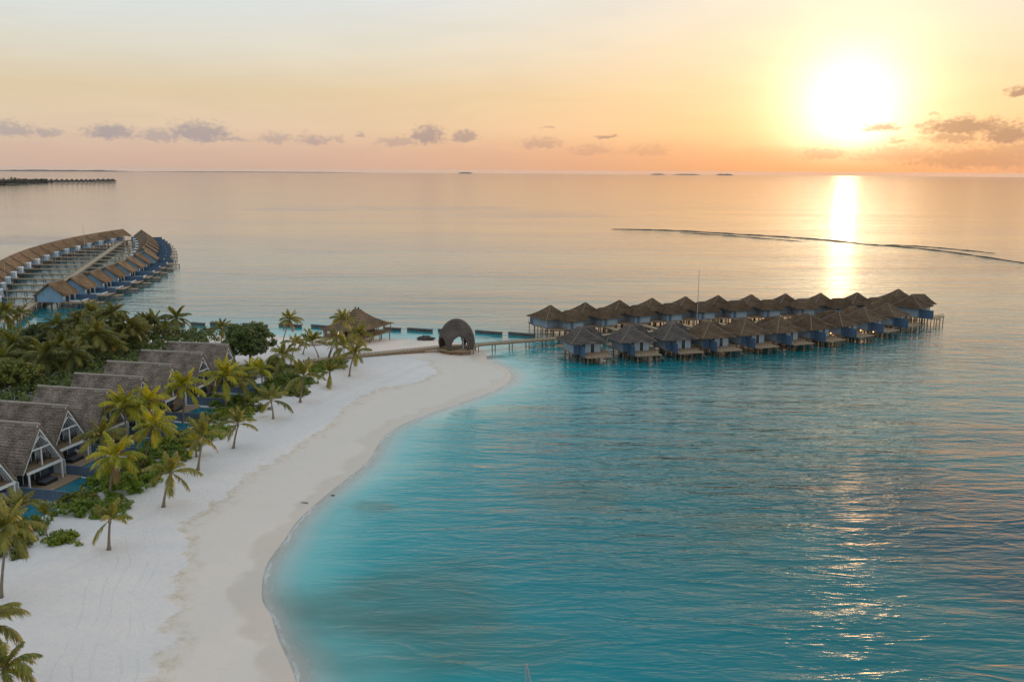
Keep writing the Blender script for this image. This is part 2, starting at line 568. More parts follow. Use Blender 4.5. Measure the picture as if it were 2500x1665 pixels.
def land_height(P, d=None):
    d = shore_sdf(P) if d is None else d
    z = np.where(d < 0, d * 0.075, np.where(d < 14, d * 0.085 * (1 - d / 60), 1.19 * 0.77 + (1 - np.exp(-(np.maximum(d, 14) - 14) / 12)) * 0.45))
    z = np.maximum(z, -3.0)
    n = fbm2(P, 3, 0.25, 4)
    return z + n * 0.10 * np.clip((d - 2) / 10, 0, 1) + 0.02 * fbm2(P, 5, 1.1, 2) * np.clip(d, 0, 1)


def gz(x, y):
    i = min(max(int(np.searchsorted(xs, x)) - 1, 0), len(xs) - 2); j = min(max(int(np.searchsorted(ys, y)) - 1, 0), len(ys) - 2)
    u = (x - xs[i]) / (xs[i + 1] - xs[i]); v_ = (y - ys[j]) / (ys[j + 1] - ys[j])
    return float((GZ[j, i] * (1 - u) + GZ[j, i + 1] * u) * (1 - v_) + (GZ[j + 1, i] * (1 - u) + GZ[j + 1, i + 1] * u) * v_)


def grid_mesh(name, xs, ys, zfun, attrs, mat, keep=None):
    X, Y = np.meshgrid(xs, ys)
    P = np.stack([X.ravel(), Y.ravel()], 1)
    nx, ny = len(xs), len(ys)
    return sheet(name, P, zfun, attrs, mat, nx, ny, keep)


def sheet(name, P, z, attrs, mat, nx, ny, keep=None, wrap=False):
    idx = np.arange(nx * ny).reshape(ny, nx)
    q = np.stack([idx[:-1, :-1], idx[:-1, 1:], idx[1:, 1:], idx[1:, :-1]], -1).reshape(-1, 4)
    if keep is not None:
        q = q[keep[q].any(1)]
    used = np.unique(q)
    re = np.full(nx * ny, -1); re[used] = np.arange(len(used))
    q = re[q]
    co = np.concatenate([P[used], z[used, None]], 1).astype(np.float32)
    me = bpy.data.meshes.new(name)
    me.vertices.add(len(co)); me.vertices.foreach_set('co', co.ravel())
    me.loops.add(q.size); me.loops.foreach_set('vertex_index', q.ravel().astype(np.int32))
    me.polygons.add(len(q))
    me.polygons.foreach_set('loop_start', np.arange(0, q.size, 4, dtype=np.int32))
    me.polygons.foreach_set('use_smooth', np.ones(len(q), bool))
    me.update(calc_edges=True)
    me.validate()
    for k, v in attrs.items():
        me.attributes.new(k, 'FLOAT', 'POINT').data.foreach_set('value', v[used].astype(np.float32))
    me.materials.append(mat)
    o = bpy.data.objects.new(name, me)
    COL.objects.link(o)
    return o


def sand_mat():
    m, nt, b = new_mat('coral_sand')
    pos = nt.pos(); d = nt.attr('shore'); wr = nt.attr('wrack')
    n_big = nt.noise(pos, 0.16, 4, 0.6)
    n_mid = nt.noise(pos, 1.1, 5, 0.65)
    n_fine = nt.noise(pos, 9.0, 3, 0.7)
    edge = nt.math('ADD', wr, nt.math('MULTIPLY', nt.math('SUBTRACT', nt.noise(pos, 0.22, 6, 0.62), 0.5), 7.5))
    dry = nt.maprange(edge, -0.4, 0.5, 0.0, 1.0, True)
    upper = nt.mix(n_big, (0.665, 0.64, 0.615), (0.735, 0.70, 0.655))
    upper = nt.mix(nt.maprange(n_mid, 0.45, 0.72, 0, 0.30), upper, (0.53, 0.53, 0.545))
    lower = nt.mix(n_big, (0.655, 0.59, 0.51), (0.69, 0.63, 0.56))
    lower = nt.mix(nt.maprange(n_mid, 0.55, 0.8, 0, 0.25), lower, (0.50, 0.44, 0.37))
    c = nt.mix(dry, lower, upper)
    # strand of dry weed along the last high tide
    band = nt.math('MULTIPLY', nt.maprange(edge, -2.6, -0.2, 0.0, 1.0, True), nt.maprange(edge, 0.5, 0.0, 0.0, 1.0, True))
    weed = nt.math('MULTIPLY', band, nt.maprange(nt.noise(pos, 0.8, 6, 0.72), 0.44, 0.66, 0.04, 0.62))
    c = nt.mix(weed, c, (0.42, 0.34, 0.215))
    speck = nt.math('MULTIPLY', nt.maprange(nt.noise(pos, 2.6, 3, 0.8), 0.66, 0.74), nt.maprange(edge, -3.0, -0.5, 0.0, 0.6))
    c = nt.mix(nt.math('MULTIPLY', speck, nt.maprange(edge, 1.2, 0.2)), c, (0.25, 0.19, 0.12))
    # wet swash strip
    wet = nt.maprange(nt.math('ADD', d, nt.math('MULTIPLY', nt.math('SUBTRACT', nt.noise(pos, 0.16, 3, 0.5), 0.5), 9.0)), 3.0, 1.6, 0.0, 1.0, True)
    wet = nt.math('MULTIPLY', wet, nt.maprange(d, -1.2, 0.1, 0.15, 1.0, True))
    c = nt.mix(wet, c, nt.vmath('MULTIPLY', c, (0.86, 0.83, 0.79)))
    c = nt.vmath('SCALE', c, nt.maprange(n_fine, 0.3, 0.7, 0.95, 1.05))
    # wheel tracks running beside the tide line
    pm = nt.n.new('ShaderNodeSeparateXYZ'); nt.l.new(pos, pm.inputs[0])
    tw = nt.math('ADD', wr, nt.math('MULTIPLY', nt.math('SUBTRACT', nt.noise(pos, 0.05, 2, 0.5), 0.5), 7.0))
    tr = None
    for off in (3.1, 4.3, 6.4, 7.6, 9.1):
        t_ = nt.maprange(nt.math('ABSOLUTE', nt.math('SUBTRACT', tw, off)), 0.20, 0.05, 0.0, 1.0, True)
        tr = t_ if tr is None else nt.math('MAXIMUM', tr, t_)
    tr = nt.math('MULTIPLY', tr, nt.math('MULTIPLY', nt.maprange(pm.outputs[1], 125, 95), nt.maprange(nt.noise(pos, 0.2, 2, .5), .35, .55)))
    c = nt.mix(nt.math('MULTIPLY', tr, 0.12), c, (0.46, 0.47, 0.50))
    nt.put(b.inputs['Base Color'], c)
    nt.put(b.inputs['Roughness'], nt.maprange(wet, 0, 1, 0.92, 0.35))
    b.inputs['Specular IOR Level'].default_value = 0.25
    hgt = nt.math('ADD', nt.math('MULTIPLY', nt.noise(pos, 2.2, 5, 0.7), nt.maprange(dry, 0, 1, 0.02, 0.14)), nt.math('MULTIPLY', tr, -0.025))
    nt.put(b.inputs['Normal'], nt.bump(hgt, 1.0, 1.0))
    return m


xs = np.concatenate([np.linspace(-420, -150, 50)[:-1], np.linspace(-150, -80, 80)[:-1], np.arange(-80, 46, 0.45)])
ys = np.concatenate([np.linspace(-120, 50, 70)[:-1], np.arange(50, 130, 0.45), np.arange(130, 300, 0.8)])
X, Y = np.meshgrid(xs, ys)
P = np.stack([X.ravel(), Y.ravel()], 1)
sd = shore_sdf(P)
wd = poly_dist(P, WRACK)
wpoly = np.concatenate([WRACK, np.array([(-60, 235), (-420, 200), (-420, -100), (-60, -100)])])
wd = np.where(inside(P, wpoly), wd, -wd)
GZ = land_height(P, sd).reshape(len(ys), len(xs))
ground = sheet('beach', P, GZ.ravel(), {'shore': sd, 'wrack': wd}, sand_mat(), len(xs), len(ys), keep=sd > -45)
tag(ground, 'white coral sand beach and island ground curving round the bay', kind='structure')


def sea_mat():
    m = bpy.data.materials.new('sea_water'); m.use_nodes = True
    nt = NT(m.node_tree)
    m.node_tree.nodes.remove(m.node_tree.nodes['Principled BSDF'])
    pos = nt.pos()
    off = nt.attr('offshore'); patch = nt.attr('weed'); deep = nt.attr('deep')
    # ripples and low swell (metres); crests run across the view
    rip = nt.noise(nt.mapping(pos, scale=(0.28, 0.95, 1), rot=(0, 0, 0.10)), 0.42, 3, 0.55, 0.4)
    rip2 = nt.noise(nt.mapping(pos, scale=(0.38, 1.0, 1), rot=(0, 0, -0.12)), 1.5, 4, 0.6, 0.3)
    swell = nt.noise(nt.mapping(pos, scale=(0.28, 1.0, 1), rot=(0, 0, 0.14)), 0.11, 2, 0.5, 0.3)
    gust = nt.maprange(nt.noise(nt.mapping(pos, scale=(0.25, 1, 1)), 0.012, 3, 0.6), 0.35, 0.65, 0.55, 1.15, True)
    calm = nt.maprange(off, 0.0, 9.0, 0.10, 1.0, True)
    ridge_ = nt.math('SUBTRACT', 1.0, nt.math('ABSOLUTE', nt.math('SUBTRACT', nt.math('MULTIPLY', nt.noise(nt.mapping(pos, scale=(0.27, 0.9, 1), rot=(0, 0, 0.16)), 0.34, 3, 0.55, 0.6), 2.0), 1.0)))
    hgt = nt.math('ADD', nt.math('ADD', nt.math('MULTIPLY', nt.math('POWER', ridge_, 2.0), 0.10), nt.math('MULTIPLY', rip, 0.20)), nt.math('ADD', nt.math('MULTIPLY', rip2, 0.052), nt.math('MULTIPLY', swell, 0.50)))
    hgt = nt.math('MULTIPLY', nt.math('MULTIPLY', hgt, gust), nt.math('MULTIPLY', calm, nt.attr('wave')))
    nrm = nt.bump(hgt, 1.0, 1.0)
    # colour of the water body: pale over shallow sand, turquoise in the lagoon, blue where it is deep
    shal = nt.math('ADD', off, nt.math('MULTIPLY', nt.math('SUBTRACT', nt.noise(nt.mapping(pos, scale=(.6, 1, 1)), 0.06, 3, .55), .5), 5.0))
    c = nt.ramp(nt.math('DIVIDE', shal, 100.0, clamp=True), [
        (0.0, (0.66, 0.70, 0.65)), (0.016, (0.40, 0.62, 0.60)), (0.045, (0.13, 0.46, 0.46)), (0.12, (0.006, 0.29, 0.32)),
        (0.28, (0.0, 0.205, 0.240)), (0.55, (0.0, 0.148, 0.165)), (1.0, (0.004, 0.165, 0.18))])
    c = nt.mix(deep, c, (0.006, 0.078, 0.105))
    wn = nt.noise(nt.mapping(pos, scale=(.5, 1, 1)), 0.16, 4, .6)
    c = nt.mix(nt.math('MULTIPLY', patch, nt.maprange(wn, 0.25, 0.65, 0.45, 1.0)), c, (0.060, 0.128, 0.105))
    dif = nt.n.new('ShaderNodeBsdfDiffuse'); nt.put(dif.inputs[0], c)
    tra = nt.n.new('ShaderNodeBsdfTransparent'); tra.inputs[0].default_value = (0.95, 1.0, 1.0, 1)
    body = nt.n.new('ShaderNodeMixShader')
    nt.put(body.inputs[0], nt.ramp(nt.math('DIVIDE', off, 20.0, clamp=True), [(0.0, 0.03), (0.04, 0.20), (0.11, 0.72), (0.24, 1.0)]))
    nt.l.new(tra.outputs[0], body.inputs[1]); nt.l.new(dif.outputs[0], body.inputs[2])
    fr = nt.n.new('ShaderNodeFresnel'); fr.inputs['IOR'].default_value = 1.26
    nt.put(fr.inputs['Normal'], nrm)
    gl = nt.n.new('ShaderNodeBsdfGlossy'); gl.inputs['Roughness'].default_value = 0.06
    nt.put(gl.inputs['Normal'], nrm)
    surf = nt.n.new('ShaderNodeMixShader')
    nt.put(surf.inputs[0], nt.math('MULTIPLY', fr.outputs[0], nt.math('ADD', 1.0, nt.math('MULTIPLY', nt.math('MULTIPLY', fr.outputs[0], 1.8), nt.math('SUBTRACT', 1.0, fr.outputs[0]))))); nt.l.new(body.outputs[0], surf.inputs[1]); nt.l.new(gl.outputs[0], surf.inputs[2])
    # broken line of foam where the water runs out on the sand
    wob = nt.math('ADD', off, nt.math('MULTIPLY', nt.math('SUBTRACT', nt.noise(pos, 0.5, 4, .65), .5), 1.6))
    foam = nt.math('MULTIPLY', nt.maprange(nt.math('ABSOLUTE', nt.math('SUBTRACT', wob, 0.35)), 0.32, 0.08, 0, 1),
                   nt.maprange(nt.noise(pos, 0.12, 3, .6), 0.42, 0.62, 0.0, 0.62))
    foam2 = nt.math('MULTIPLY', nt.maprange(nt.math('ABSOLUTE', nt.math('SUBTRACT', nt.math('ADD', wob, nt.math('MULTIPLY', nt.noise(pos, .09, 2, .5), 3.0)), 3.0)), 0.45, 0.05, 0, 1),
                    nt.math('MULTIPLY', nt.maprange(nt.noise(pos, 1.6, 4, .7), 0.5, 0.7, 0.0, 0.22), nt.maprange(nt.noise(pos, .07, 2, .5), .45, .6)))
    fm = nt.math('MAXIMUM', foam, foam2)
    fd = nt.n.new('ShaderNodeBsdfDiffuse'); fd.inputs[0].default_value = (0.75, 0.76, 0.76, 1)
    fin = nt.n.new('ShaderNodeMixShader')
    nt.put(fin.inputs[0], fm); nt.l.new(surf.outputs[0], fin.inputs[1]); nt.l.new(fd.outputs[0], fin.inputs[2])
    nt.l.new(fin.outputs[0], m.node_tree.nodes['Material Output'].inputs[0])
    return m


def ell(P, cx, cy, rx, ry, soft=0.5, wob=0.35, seed=1):
    """soft patch centred on photo pixel (2354 wide), with radii along x and y given in the same pixels"""
    c = D(cx, cy); a = D(cx + rx, cy); b = D(cx, cy + ry)
    r1 = abs(a.x - c.x); r2 = abs(c.y - b.y)
    q = np.hypot((P[:, 0] - c.x) / r1, (P[:, 1] - c.y) / r2) + wob * fbm2(P, seed, 3.0 / max(r1, r2), 3)
    t = np.clip((1 + soft / 2 - q) / soft, 0, 1)
    return t * t * (3 - 2 * t)


az_ = np.concatenate([np.linspace(-180, -50, 40)[:-1], np.linspace(-50, 50, 560)[:-1], np.linspace(50, 180, 40)]) * math.pi / 180
rr = np.concatenate([[0.5], np.geomspace(6, 60, 30)[:-1], np.geomspace(60, 700, 430)[:-1], np.geomspace(700, 40000, 100)])
az_ = az_[::-1]
R_, A_ = np.meshgrid(rr, az_)
P = np.stack([(R_ * np.sin(A_)).ravel(), (R_ * np.cos(A_)).ravel()], 1)
near = np.hypot(P[:, 0], P[:, 1]) < 900
off = np.full(len(P), 400.0)
off[near] = -shore_sdf(P[near])
# the lagoon is shallow again round the stilt houses on the left
wd_ = np.zeros(len(P)); dp_ = np.zeros(len(P))
Pn = P[near]
wk = np.zeros(len(Pn))
for i, (cx, cy, rx, ry, s) in enumerate([(945, 1400, 270, 125, .74), (1330, 1140, 130, 32, .6), (1720, 1210, 90, 26, .55), (860, 1165, 60, 12, .5), (990, 1480, 330, 90, .45), (1960, 1085, 40, 12, .4)]):
    wk = np.maximum(wk, s * ell(Pn, cx, cy, rx, ry, 0.9, 0.3, 11 + i))
wd_[near] = wk
rad_ = np.hypot(P[:, 0], P[:, 1])
# sheltered under the beach, livelier in the open bay on the right, calm again far out
wave_ = np.interp(off, [3, 16, 95], [0.75, 1.3, 1.75]) * np.interp(rad_, [150, 300, 700], [1.15, 0.52, 0.28])
dk = np.zeros(len(Pn))
for i, (cx, cy, rx, ry, s) in enumerate([(2180, 1190, 330, 190, .95), (2420, 1350, 200, 160, .9), (2330, 1010, 200, 50, .5)]):
    dk = np.maximum(dk, s * ell(Pn, cx, cy, rx, ry, 1.1, 0.25, 31 + i))
dk = np.maximum(dk, np.clip((np.hypot(Pn[:, 0], Pn[:, 1]) - 480) / 380, 0, 0.6))
dp_[~near] = 0.6; dp_[near] = dk
far_ = rad_ < 3000
wv = np.zeros(far_.sum())
for i, (cx, cy, rx, ry, s_) in enumerate([(690, 482, 110, 5, .7), (1010, 478, 190, 5, .6), (1260, 494, 190, 7, .7), (60, 552, 170, 14, .8), (600, 585, 200, 14, .4), (2150, 620, 260, 10, .3)]):
    wv = np.maximum(wv, s_ * ell(P[far_], cx, cy, rx, ry, 0.9, 0.3, 51 + i))
wave_[far_] += wv
zz = -(P[:, 0] ** 2 + P[:, 1] ** 2) / (2 * RE)
sea = sheet('sea', P, zz, {'offshore': off, 'weed': wd_, 'deep': dp_, 'wave': wave_}, sea_mat(), len(rr), len(az_), keep=off > -4)
tag(sea, 'calm turquoise lagoon and open sea at sunset', kind='structure')

# ------------------------------------------------------------------ roofs
def hip_roof(mb, hx, hy, rx, ry, z0, z1, cx=0.0, cy=0.0, n=9, curve=0.35, seg=8, lip=0.13, jit=0.06, seed=1):
    """thatched hip roof laid in courses; curve > 0 sags the slope like a tent"""
    r = random.Random(seed)

    def ext(t):
        return hx + (rx - hx) * t, hy + (ry - hy) * t, z0 + (z1 - z0) * (t - curve * t * (1 - t))

    def ring(t, dz, grow, j):
        ex, ey, z = ext(t); ex += grow; ey += grow; pts = []
        for (ax, ay), (bx, by) in (((-1, -1), (1, -1)), ((1, -1), (1, 1)), ((1, 1), (-1, 1)), ((-1, 1), (-1, -1))):
            for k in range(seg):
                u = k / seg
                q = r.uniform(-j, j)
                pts.append((cx + (ax + (bx - ax) * u) * (ex + q), cy + (ay + (by - ay) * u) * (ey + q), z + dz + r.uniform(-j, j) * 0.4))
        return pts
    m = 4 * seg
    lo_prev = None
    for i in range(n):
        a = ring(i / n, 0.0, 0.03, jit); b = ring(i / n, lip, 0.06, jit); c = ring((i + 1) / n, 0.02, 0.0, 0.0)
        o = len(mb.v); mb.v += a + b + c
        for k in range(m):
            k2 = (k + 1) % m
            mb.f.append((o + k, o + k2, o + m + k2, o + m + k))
            mb.f.append((o + m + k, o + m + k2, o + 2 * m + k2, o + 2 * m + k))
        if i == 0:
            mb.f.append(tuple(o + k for k in reversed(range(m))))
        lo_prev = o
    mb.f.append(tuple(lo_prev + 2 * m + k for k in range(m)))
    return mb


def slope_courses(mb, e0, e1, r0, r1, n=12, seg=18, lip=0.14, jit=0.08, seed=1, thick=0.28):
    """one thatched slope: eave line e0-e1, ridge line r0-r1 (same sense), outward normal by right hand"""
    r = random.Random(seed)
    e0, e1, r0, r1 = (Vector(v) for v in (e0, e1, r0, r1))
    nrm = (e1 - e0).cross(r0 - e0).normalized()

    def P(u, t, h):
        return (e0.lerp(e1, u)).lerp(r0.lerp(r1, u), t) + nrm * h
    for i in range(n):
        rows = []
        rows.append([P(k / seg, i / n - (0.25 / n) * (1 + r.uniform(-1, 1) * jit * 6) * (1 if i else 0.6), 0.0 if i else -thick) for k in range(seg + 1)])
        rows.append([P(k / seg, i / n - (0.3 / n) * (1 + r.uniform(-1, 1) * jit * 6), lip * r.uniform(0.7, 1.2)) for k in range(seg + 1)])
        rows.append([P(k / seg, (i + 1) / n, 0.02) for k in range(seg + 1)])
        o = len(mb.v)
        for row in rows:
            mb.v += [tuple(p) for p in row]
        s = seg + 1
        for j in range(2):
            for k in range(seg):
                mb.f.append((o + j * s + k, o + j * s + k + 1, o + (j + 1) * s + k + 1, o + (j + 1) * s + k))
    # underside and verge faces
    mb.add([P(0, 0, -thick), P(1, 0, -thick), P(1, 1, -thick), P(0, 1, -thick)], [(3, 2, 1, 0)])
    mb.add([P(0, -.02, -thick), P(0, -.02, lip), P(0, 1, lip), P(0, 1, -thick)], [(3, 2, 1, 0)])
    mb.add([P(1, -.02, -thick), P(1, -.02, lip), P(1, 1, lip), P(1, 1, -thick)], [(0, 1, 2, 3)])
    return mb


def gable_roof(xl, xr, half, z0, z1, n=12, seg=18, seed=1, thick=0.28, lip=0.14):
    """ridge along x"""
    mb = MB()
    slope_courses(mb, (xl, -half, z0), (xr, -half, z0), (xl, 0, z1), (xr, 0, z1), n, seg, lip, 0.08, seed, thick)
    slope_courses(mb, (xr, half, z0), (xl, half, z0), (xr, 0, z1), (xl, 0, z1), n, seg, lip, 0.08, seed + 1, thick)
    return mb


def pile_mesh(top, bottom=-2.6, r=0.15):
    return MB().tube([(0, 0, bottom), (0, 0, top)], [r, r], 7).mesh('piling', M['pile'], True)


PILE2 = pile_mesh(1.85)
PILE_THIN = pile_mesh(1.75, -2.6, 0.12)


# ------------------------------------------------------------------ stilt houses of the pier on the right
def pier_villa(sgn, big=1.0):
    """sgn +1: sea side towards local +y; the lower wing lies towards local -y and +x"""
    t = empty('water_villa')
    y = lambda a, b: (min(sgn * a, sgn * b), max(sgn * a, sgn * b))
    FL, WT = 2.0, 4.75
    y0, y1 = y(-3.4, 3.4)
    MB().box(-3.5, 3.5, y0, y1, FL, WT).build('wall', M['paleblue'], t)
    mb = MB(); y0, y1 = y(-8.2, -3.4)
    mb.box(0.4, 5.6, y0, y1, FL, WT - 0.15).build('bathroom_wing', M['paleblue'], t)
    y0, y1 = y(-3.6, 3.6)
    MB().box(-3.7, 5.8, *y(-8.4, 3.6), FL - 0.22, FL).build('floor', M['timber'], t)
    hip_roof(MB(), 4.9, 4.9, 0.12, 0.12, 4.4, 7.6, n=10, curve=0.42, seed=3).build('roof', M['thatch_brown'], t)
    w = hip_roof(MB(), 3.9, 3.9, 2.0, 0.10, 4.2, 6.9, cx=3.1, cy=sgn * -5.6, n=6, curve=0.2, seed=4)
    w.build('wing_roof', M['thatch_brown'], t)
    # hip caps
    for k in range(4):
        a = math.pi / 4 + k * math.pi / 2
        pts = []
        for i in range(6):
            q = i / 5
            e = (4.9 + (0.12 - 4.9) * q) * math.sqrt(2)
            pts.append((e * math.cos(a), e * math.sin(a), 4.4 + 3.2 * (q - 0.42 * q * (1 - q)) + 0.12))
        MB().tube(pts, [0.11] * 6, 5).build('hip_cap', M['ridge'], t)
    # sea front: glazed doors, side screen, sun deck
    yo = 3.4 * sgn
    for i, xx in enumerate((-0.9, 0.25, 1.4, 2.55)):
        a, b_ = sorted((yo, yo + 0.07 * sgn))
        d = MB().box(xx - 0.52, xx + 0.52, a, b_, FL + 0.05, FL + 2.3).build('glass_door', M['curtain' if i % 2 else 'glass'], t)
        mb = MB()
        a, b_ = sorted((yo + 0.02 * sgn, yo + 0.11 * sgn))
        for x0, x1, z0, z1 in ((xx - .57, xx - .52, FL, FL + 2.36), (xx + .52, xx + .57, FL, FL + 2.36), (xx - .52, xx + .52, FL + 2.3, FL + 2.36)):
            mb.box(x0, x1, a, b_, z0, z1)
        mb.build('door_frame', M['white'], d)
    a, b_ = sorted((3.42 * sgn, 8.4 * sgn))
    MB().box(-1.9, 4.6, a, b_, FL - 0.32, FL - 0.12).build('sun_deck', M['deck'], t)
    a, b_ = sorted((3.45 * sgn, 7.2 * sgn))
    MB().box(-2.02, -1.90, a, b_, FL - 0.5, FL + 2.0).build('privacy_screen', M['navy'], t)
    MB().box(-3.5, -2.02, *sorted((3.42 * sgn, 3.6 * sgn)), FL - 0.3, FL + 2.05).build('side_panel', M['navy'], t)
    # small rail along the deck front
    mb = MB(); ye = 8.3 * sgn
    for i in range(7):
        xx = -1.75 + i * 0.9
        mb.box(xx - .035, xx + .035, ye - .035, ye + .035, FL - 0.12, FL + 0.75)
    mb.bar((-1.8, ye, FL + 0.75), (3.7, ye, FL + 0.75), 0.09, 0.06)
    mb.build('railing', M['timber'], t)
    # steps down to the water
    mb = MB()
    for i in range(5):
        mb.box(4.65 + i * 0.28, 4.95 + i * 0.28, *sorted((5.6 * sgn, 7.0 * sgn)), FL - 0.5 - i * 0.3, FL - 0.42 - i * 0.3)
    mb.build('steps', M['timber'], t)
    # inner side: louvred window, panels and door of the wing
    yi = -8.2 * sgn
    a, b_ = sorted((yi, yi - 0.06 * sgn))
    MB().box(2.2, 5.2, a, b_, FL + 0.15, WT - 0.35).build('white_panel', M['panel'], t)
    a, b_ = sorted((yi - 0.06 * sgn, yi - 0.11 * sgn))
    wi = MB().box(2.8, 4.4, a, b_, FL + 1.35, FL + 2.1).build('window', M['curtain'], t)
    mb = MB()
    for i in range(3):
        mb.box(2.8, 4.4, *sorted((yi - 0.115 * sgn, yi - 0.14 * sgn)), FL + 1.45 + i * .24, FL + 1.51 + i * .24)
    mb.build('louvre', M['whiteboards'], wi)
    a, b_ = sorted((yi, yi - 0.07 * sgn))
    MB().box(1.1, 1.8, a, b_, FL, FL + 2.1).build('door', M['beachblue'], t)
    for xx in (-3.2, -1.0, 1.2, 3.3):
        for yy in (-3.0, 0.0, 3.1):
            inst('piling', PILE2, t, (xx, sgn * yy, 0))
    for xx in (0.9, 3.2, 5.3):
        for yy in (-7.9, -5.6):
            inst('piling', PILE2, t, (xx, sgn * yy, 0))
    for xx in (-1.6, 1.4, 4.3):
        for yy in (5.6, 8.1):
            inst('piling', PILE_THIN, t, (xx, sgn * yy, 0))
    return t


PEAK = 7.6
BACK = [(1346, 746), (1428, 740), (1511, 734), (1591, 729), (1675, 725), (1755, 722), (1836, 720), (1919, 718), (2003, 717), (2090, 716), (2195, 711)]
FRONT = [(1421, 799), (1543, 797), (1642, 792), (1730, 788), (1819, 780), (1903, 774), (1982, 768), (2051, 761), (2110, 751), (2164, 742), (2228, 724)]


def row_places(pxs, z, smooth=True):
    p = [S(x, y, z) for x, y in pxs]
    xs_ = np.array([q.x for q in p]); ys_ = np.array([q.y for q in p])
    i = np.arange(len(p))
    cx, cy = np.polyfit(i, xs_, 3), np.polyfit(i, ys_, 3)
    out = []
    for k in range(len(p)):
        x, y = (np.polyval(cx, k) + xs_[k]) / 2, (np.polyval(cy, k) + ys_[k]) / 2
        dx, dy = np.polyval(np.polyder(cx), k), np.polyval(np.polyder(cy), k)
        out.append((x, y, math.atan2(dy, dx)))
    return out


back_places, front_places = row_places(BACK, PEAK), row_places(FRONT, PEAK)
vb, vf = pier_villa(+1), pier_villa(-1)
for rowname, proto, places, where in (('far', vb, back_places, 'far row of the pier'), ('near', vf, front_places, 'near row of the pier')):
    protos = [proto] + [copy_tree(proto) for _ in places[1:]]
    for i, (x, y, a) in enumerate(places):
        o = protos[i] 
        o.location = (x, y, 0); o.rotation_euler = (0, 0, a)
        if rowname == 'near' and i < 3:
            for ch in o.children:
                if ch.name.startswith(('roof', 'wing_roof')):
                    ch.material_slots[0].link = 'OBJECT'; ch.material_slots[0].material = M['thatch_slate']
        if i == 10:
            o.scale = (1.02, 1.02, 1.08)
            lab = f'tallest-roofed stilt villa at the seaward end of the {where}'
        elif i == 0:
            lab = f'blue stilt villa at the landward end of the {where}'
        else:
            lab = f'blue stilt villa with peaked roof, {ORD[i + 1]} from land, {where}'
        tag(o, lab, 'villa', f'stilt villas in the {where}')


# ------------------------------------------------------------------ walkways on piles
def walkway(name, a, b, width, label, group=None, z=1.9, step=4.0, piles=True, kerb=True, cat='walkway', rail=False):
    """boarded walk from a to b (world xy), an Empty at its start with deck, edge beams and piles"""
    a, b = Vector((a[0], a[1], 0)), Vector((b[0], b[1], 0))
    L = (b - a).length; ang = math.atan2((b - a).y, (b - a).x)
    t = empty(name, a, ang - math.pi / 2)          # local +y runs along the walk
    h = width / 2
    MB().box(-h, h, 0, L, z - 0.09, z).build('deck', M['walk'], t)
    for s in (-1, 1):
        MB().box(s * h - 0.09 if s > 0 else -h - 0.09, s * h + 0.09 if s > 0 else -h + 0.09, 0, L, z - 0.36, z - 0.093).build('edge_beam', M['timber'], t)
        if kerb:
            mb = MB(); n = max(2, int(L / 0.9)); sx = s * (h - 0.06)
            mb.box(sx - .05, sx + .05, 0, L, z + 0.10, z + 0.17)
            for k in range(n + 1):
                yy = min(L - .06, max(.06, k * L / n))
                mb.box(sx - .05, sx + .05, yy - .10, yy + .10, z, z + 0.095)
            mb.build('kerb_rail', M['timber'], t)
    if piles:
        n = max(1, int(round(L / step)))
        pm = pile_mesh(z - 0.36, -2.6, 0.13)
        for k in range(n + 1):
            for s in (-1, 1):
                inst('piling', pm, t, (s * (h - 0.16), min(L - .2, max(.2, k * L / n)), 0))
    if label:
        tag(t, label, cat, group)
    return t


dome_c = (S(1073, 847, 1.8) + S(1157, 848, 1.8)) / 2
jA = D(1095, 791.5, 1.9); jB = D(1288, 776, 1.9)
jL = D(700, 832, 1.6); jL2 = D(842, 816, 1.6); jL3 = D(1012, 797, 1.8)
walkway('boardwalk', jA.xy, jB.xy, 2.2, 'long brown boardwalk on posts crossing the water from arched pavilion to pier', None, 1.9, 4.6, cat='boardwalk')
walkway('boardwalk', jL3.xy, jL2.xy, 2.2, 'brown boardwalk laid over white sand between thatched restaurant and arched pavilion', None, 1.75, 5.0, cat='boardwalk')
walkway('boardwalk', jL2.xy, jL.xy, 2.2, 'inland end of boardwalk half hidden among young palms', None, 1.745, 5.0, cat='boardwalk')
# spine of the pier between the two rows, and short gangways to each villa
spine = []
for i in range(11):
    (x0, y0, a0), (x1, y1, a1) = back_places[i], front_places[i]
    spine.append(Vector(((x0 + x1) / 2 + 0.5, (y0 + y1) / 2, 0)))
spine = [jB] + spine
spine[1] = jB.lerp(spine[2], 0.5)
for i in range(0, 11):
    if i == 0:
        walkway('pier_walkway', spine[0].xy, spine[1].xy, 2.6, 'landward stretch of timber pier spine where the boardwalk arrives', 'stretches of the pier spine', 1.9, 5.0)
    else:
        walkway('pier_walkway', spine[i].xy, spine[i + 1].xy, 2.6, f'{ORD[i + 1]} stretch from land of the timber pier spine between the villa rows', 'stretches of the pier spine', 1.9 + 0.004 * (i % 2), 5.0)
for i, (x, y, a) in enumerate(back_places[:10]):
    d = Vector((x, y, 0)) + Vector((math.cos(a) * 1.4 + math.sin(a) * 8.4, math.sin(a) * 1.4 - math.cos(a) * 8.4, 0))
    s_ = spine[i + 1].lerp(spine[min(i + 2, 11)], 0.62)
    walkway('gangway', d.xy, s_.xy, 1.6, f'{ORD[i + 1]} gangway from land, slanting from pier spine to a far-row villa', 'gangways to the far row', 1.885, 4.0, kerb=False)
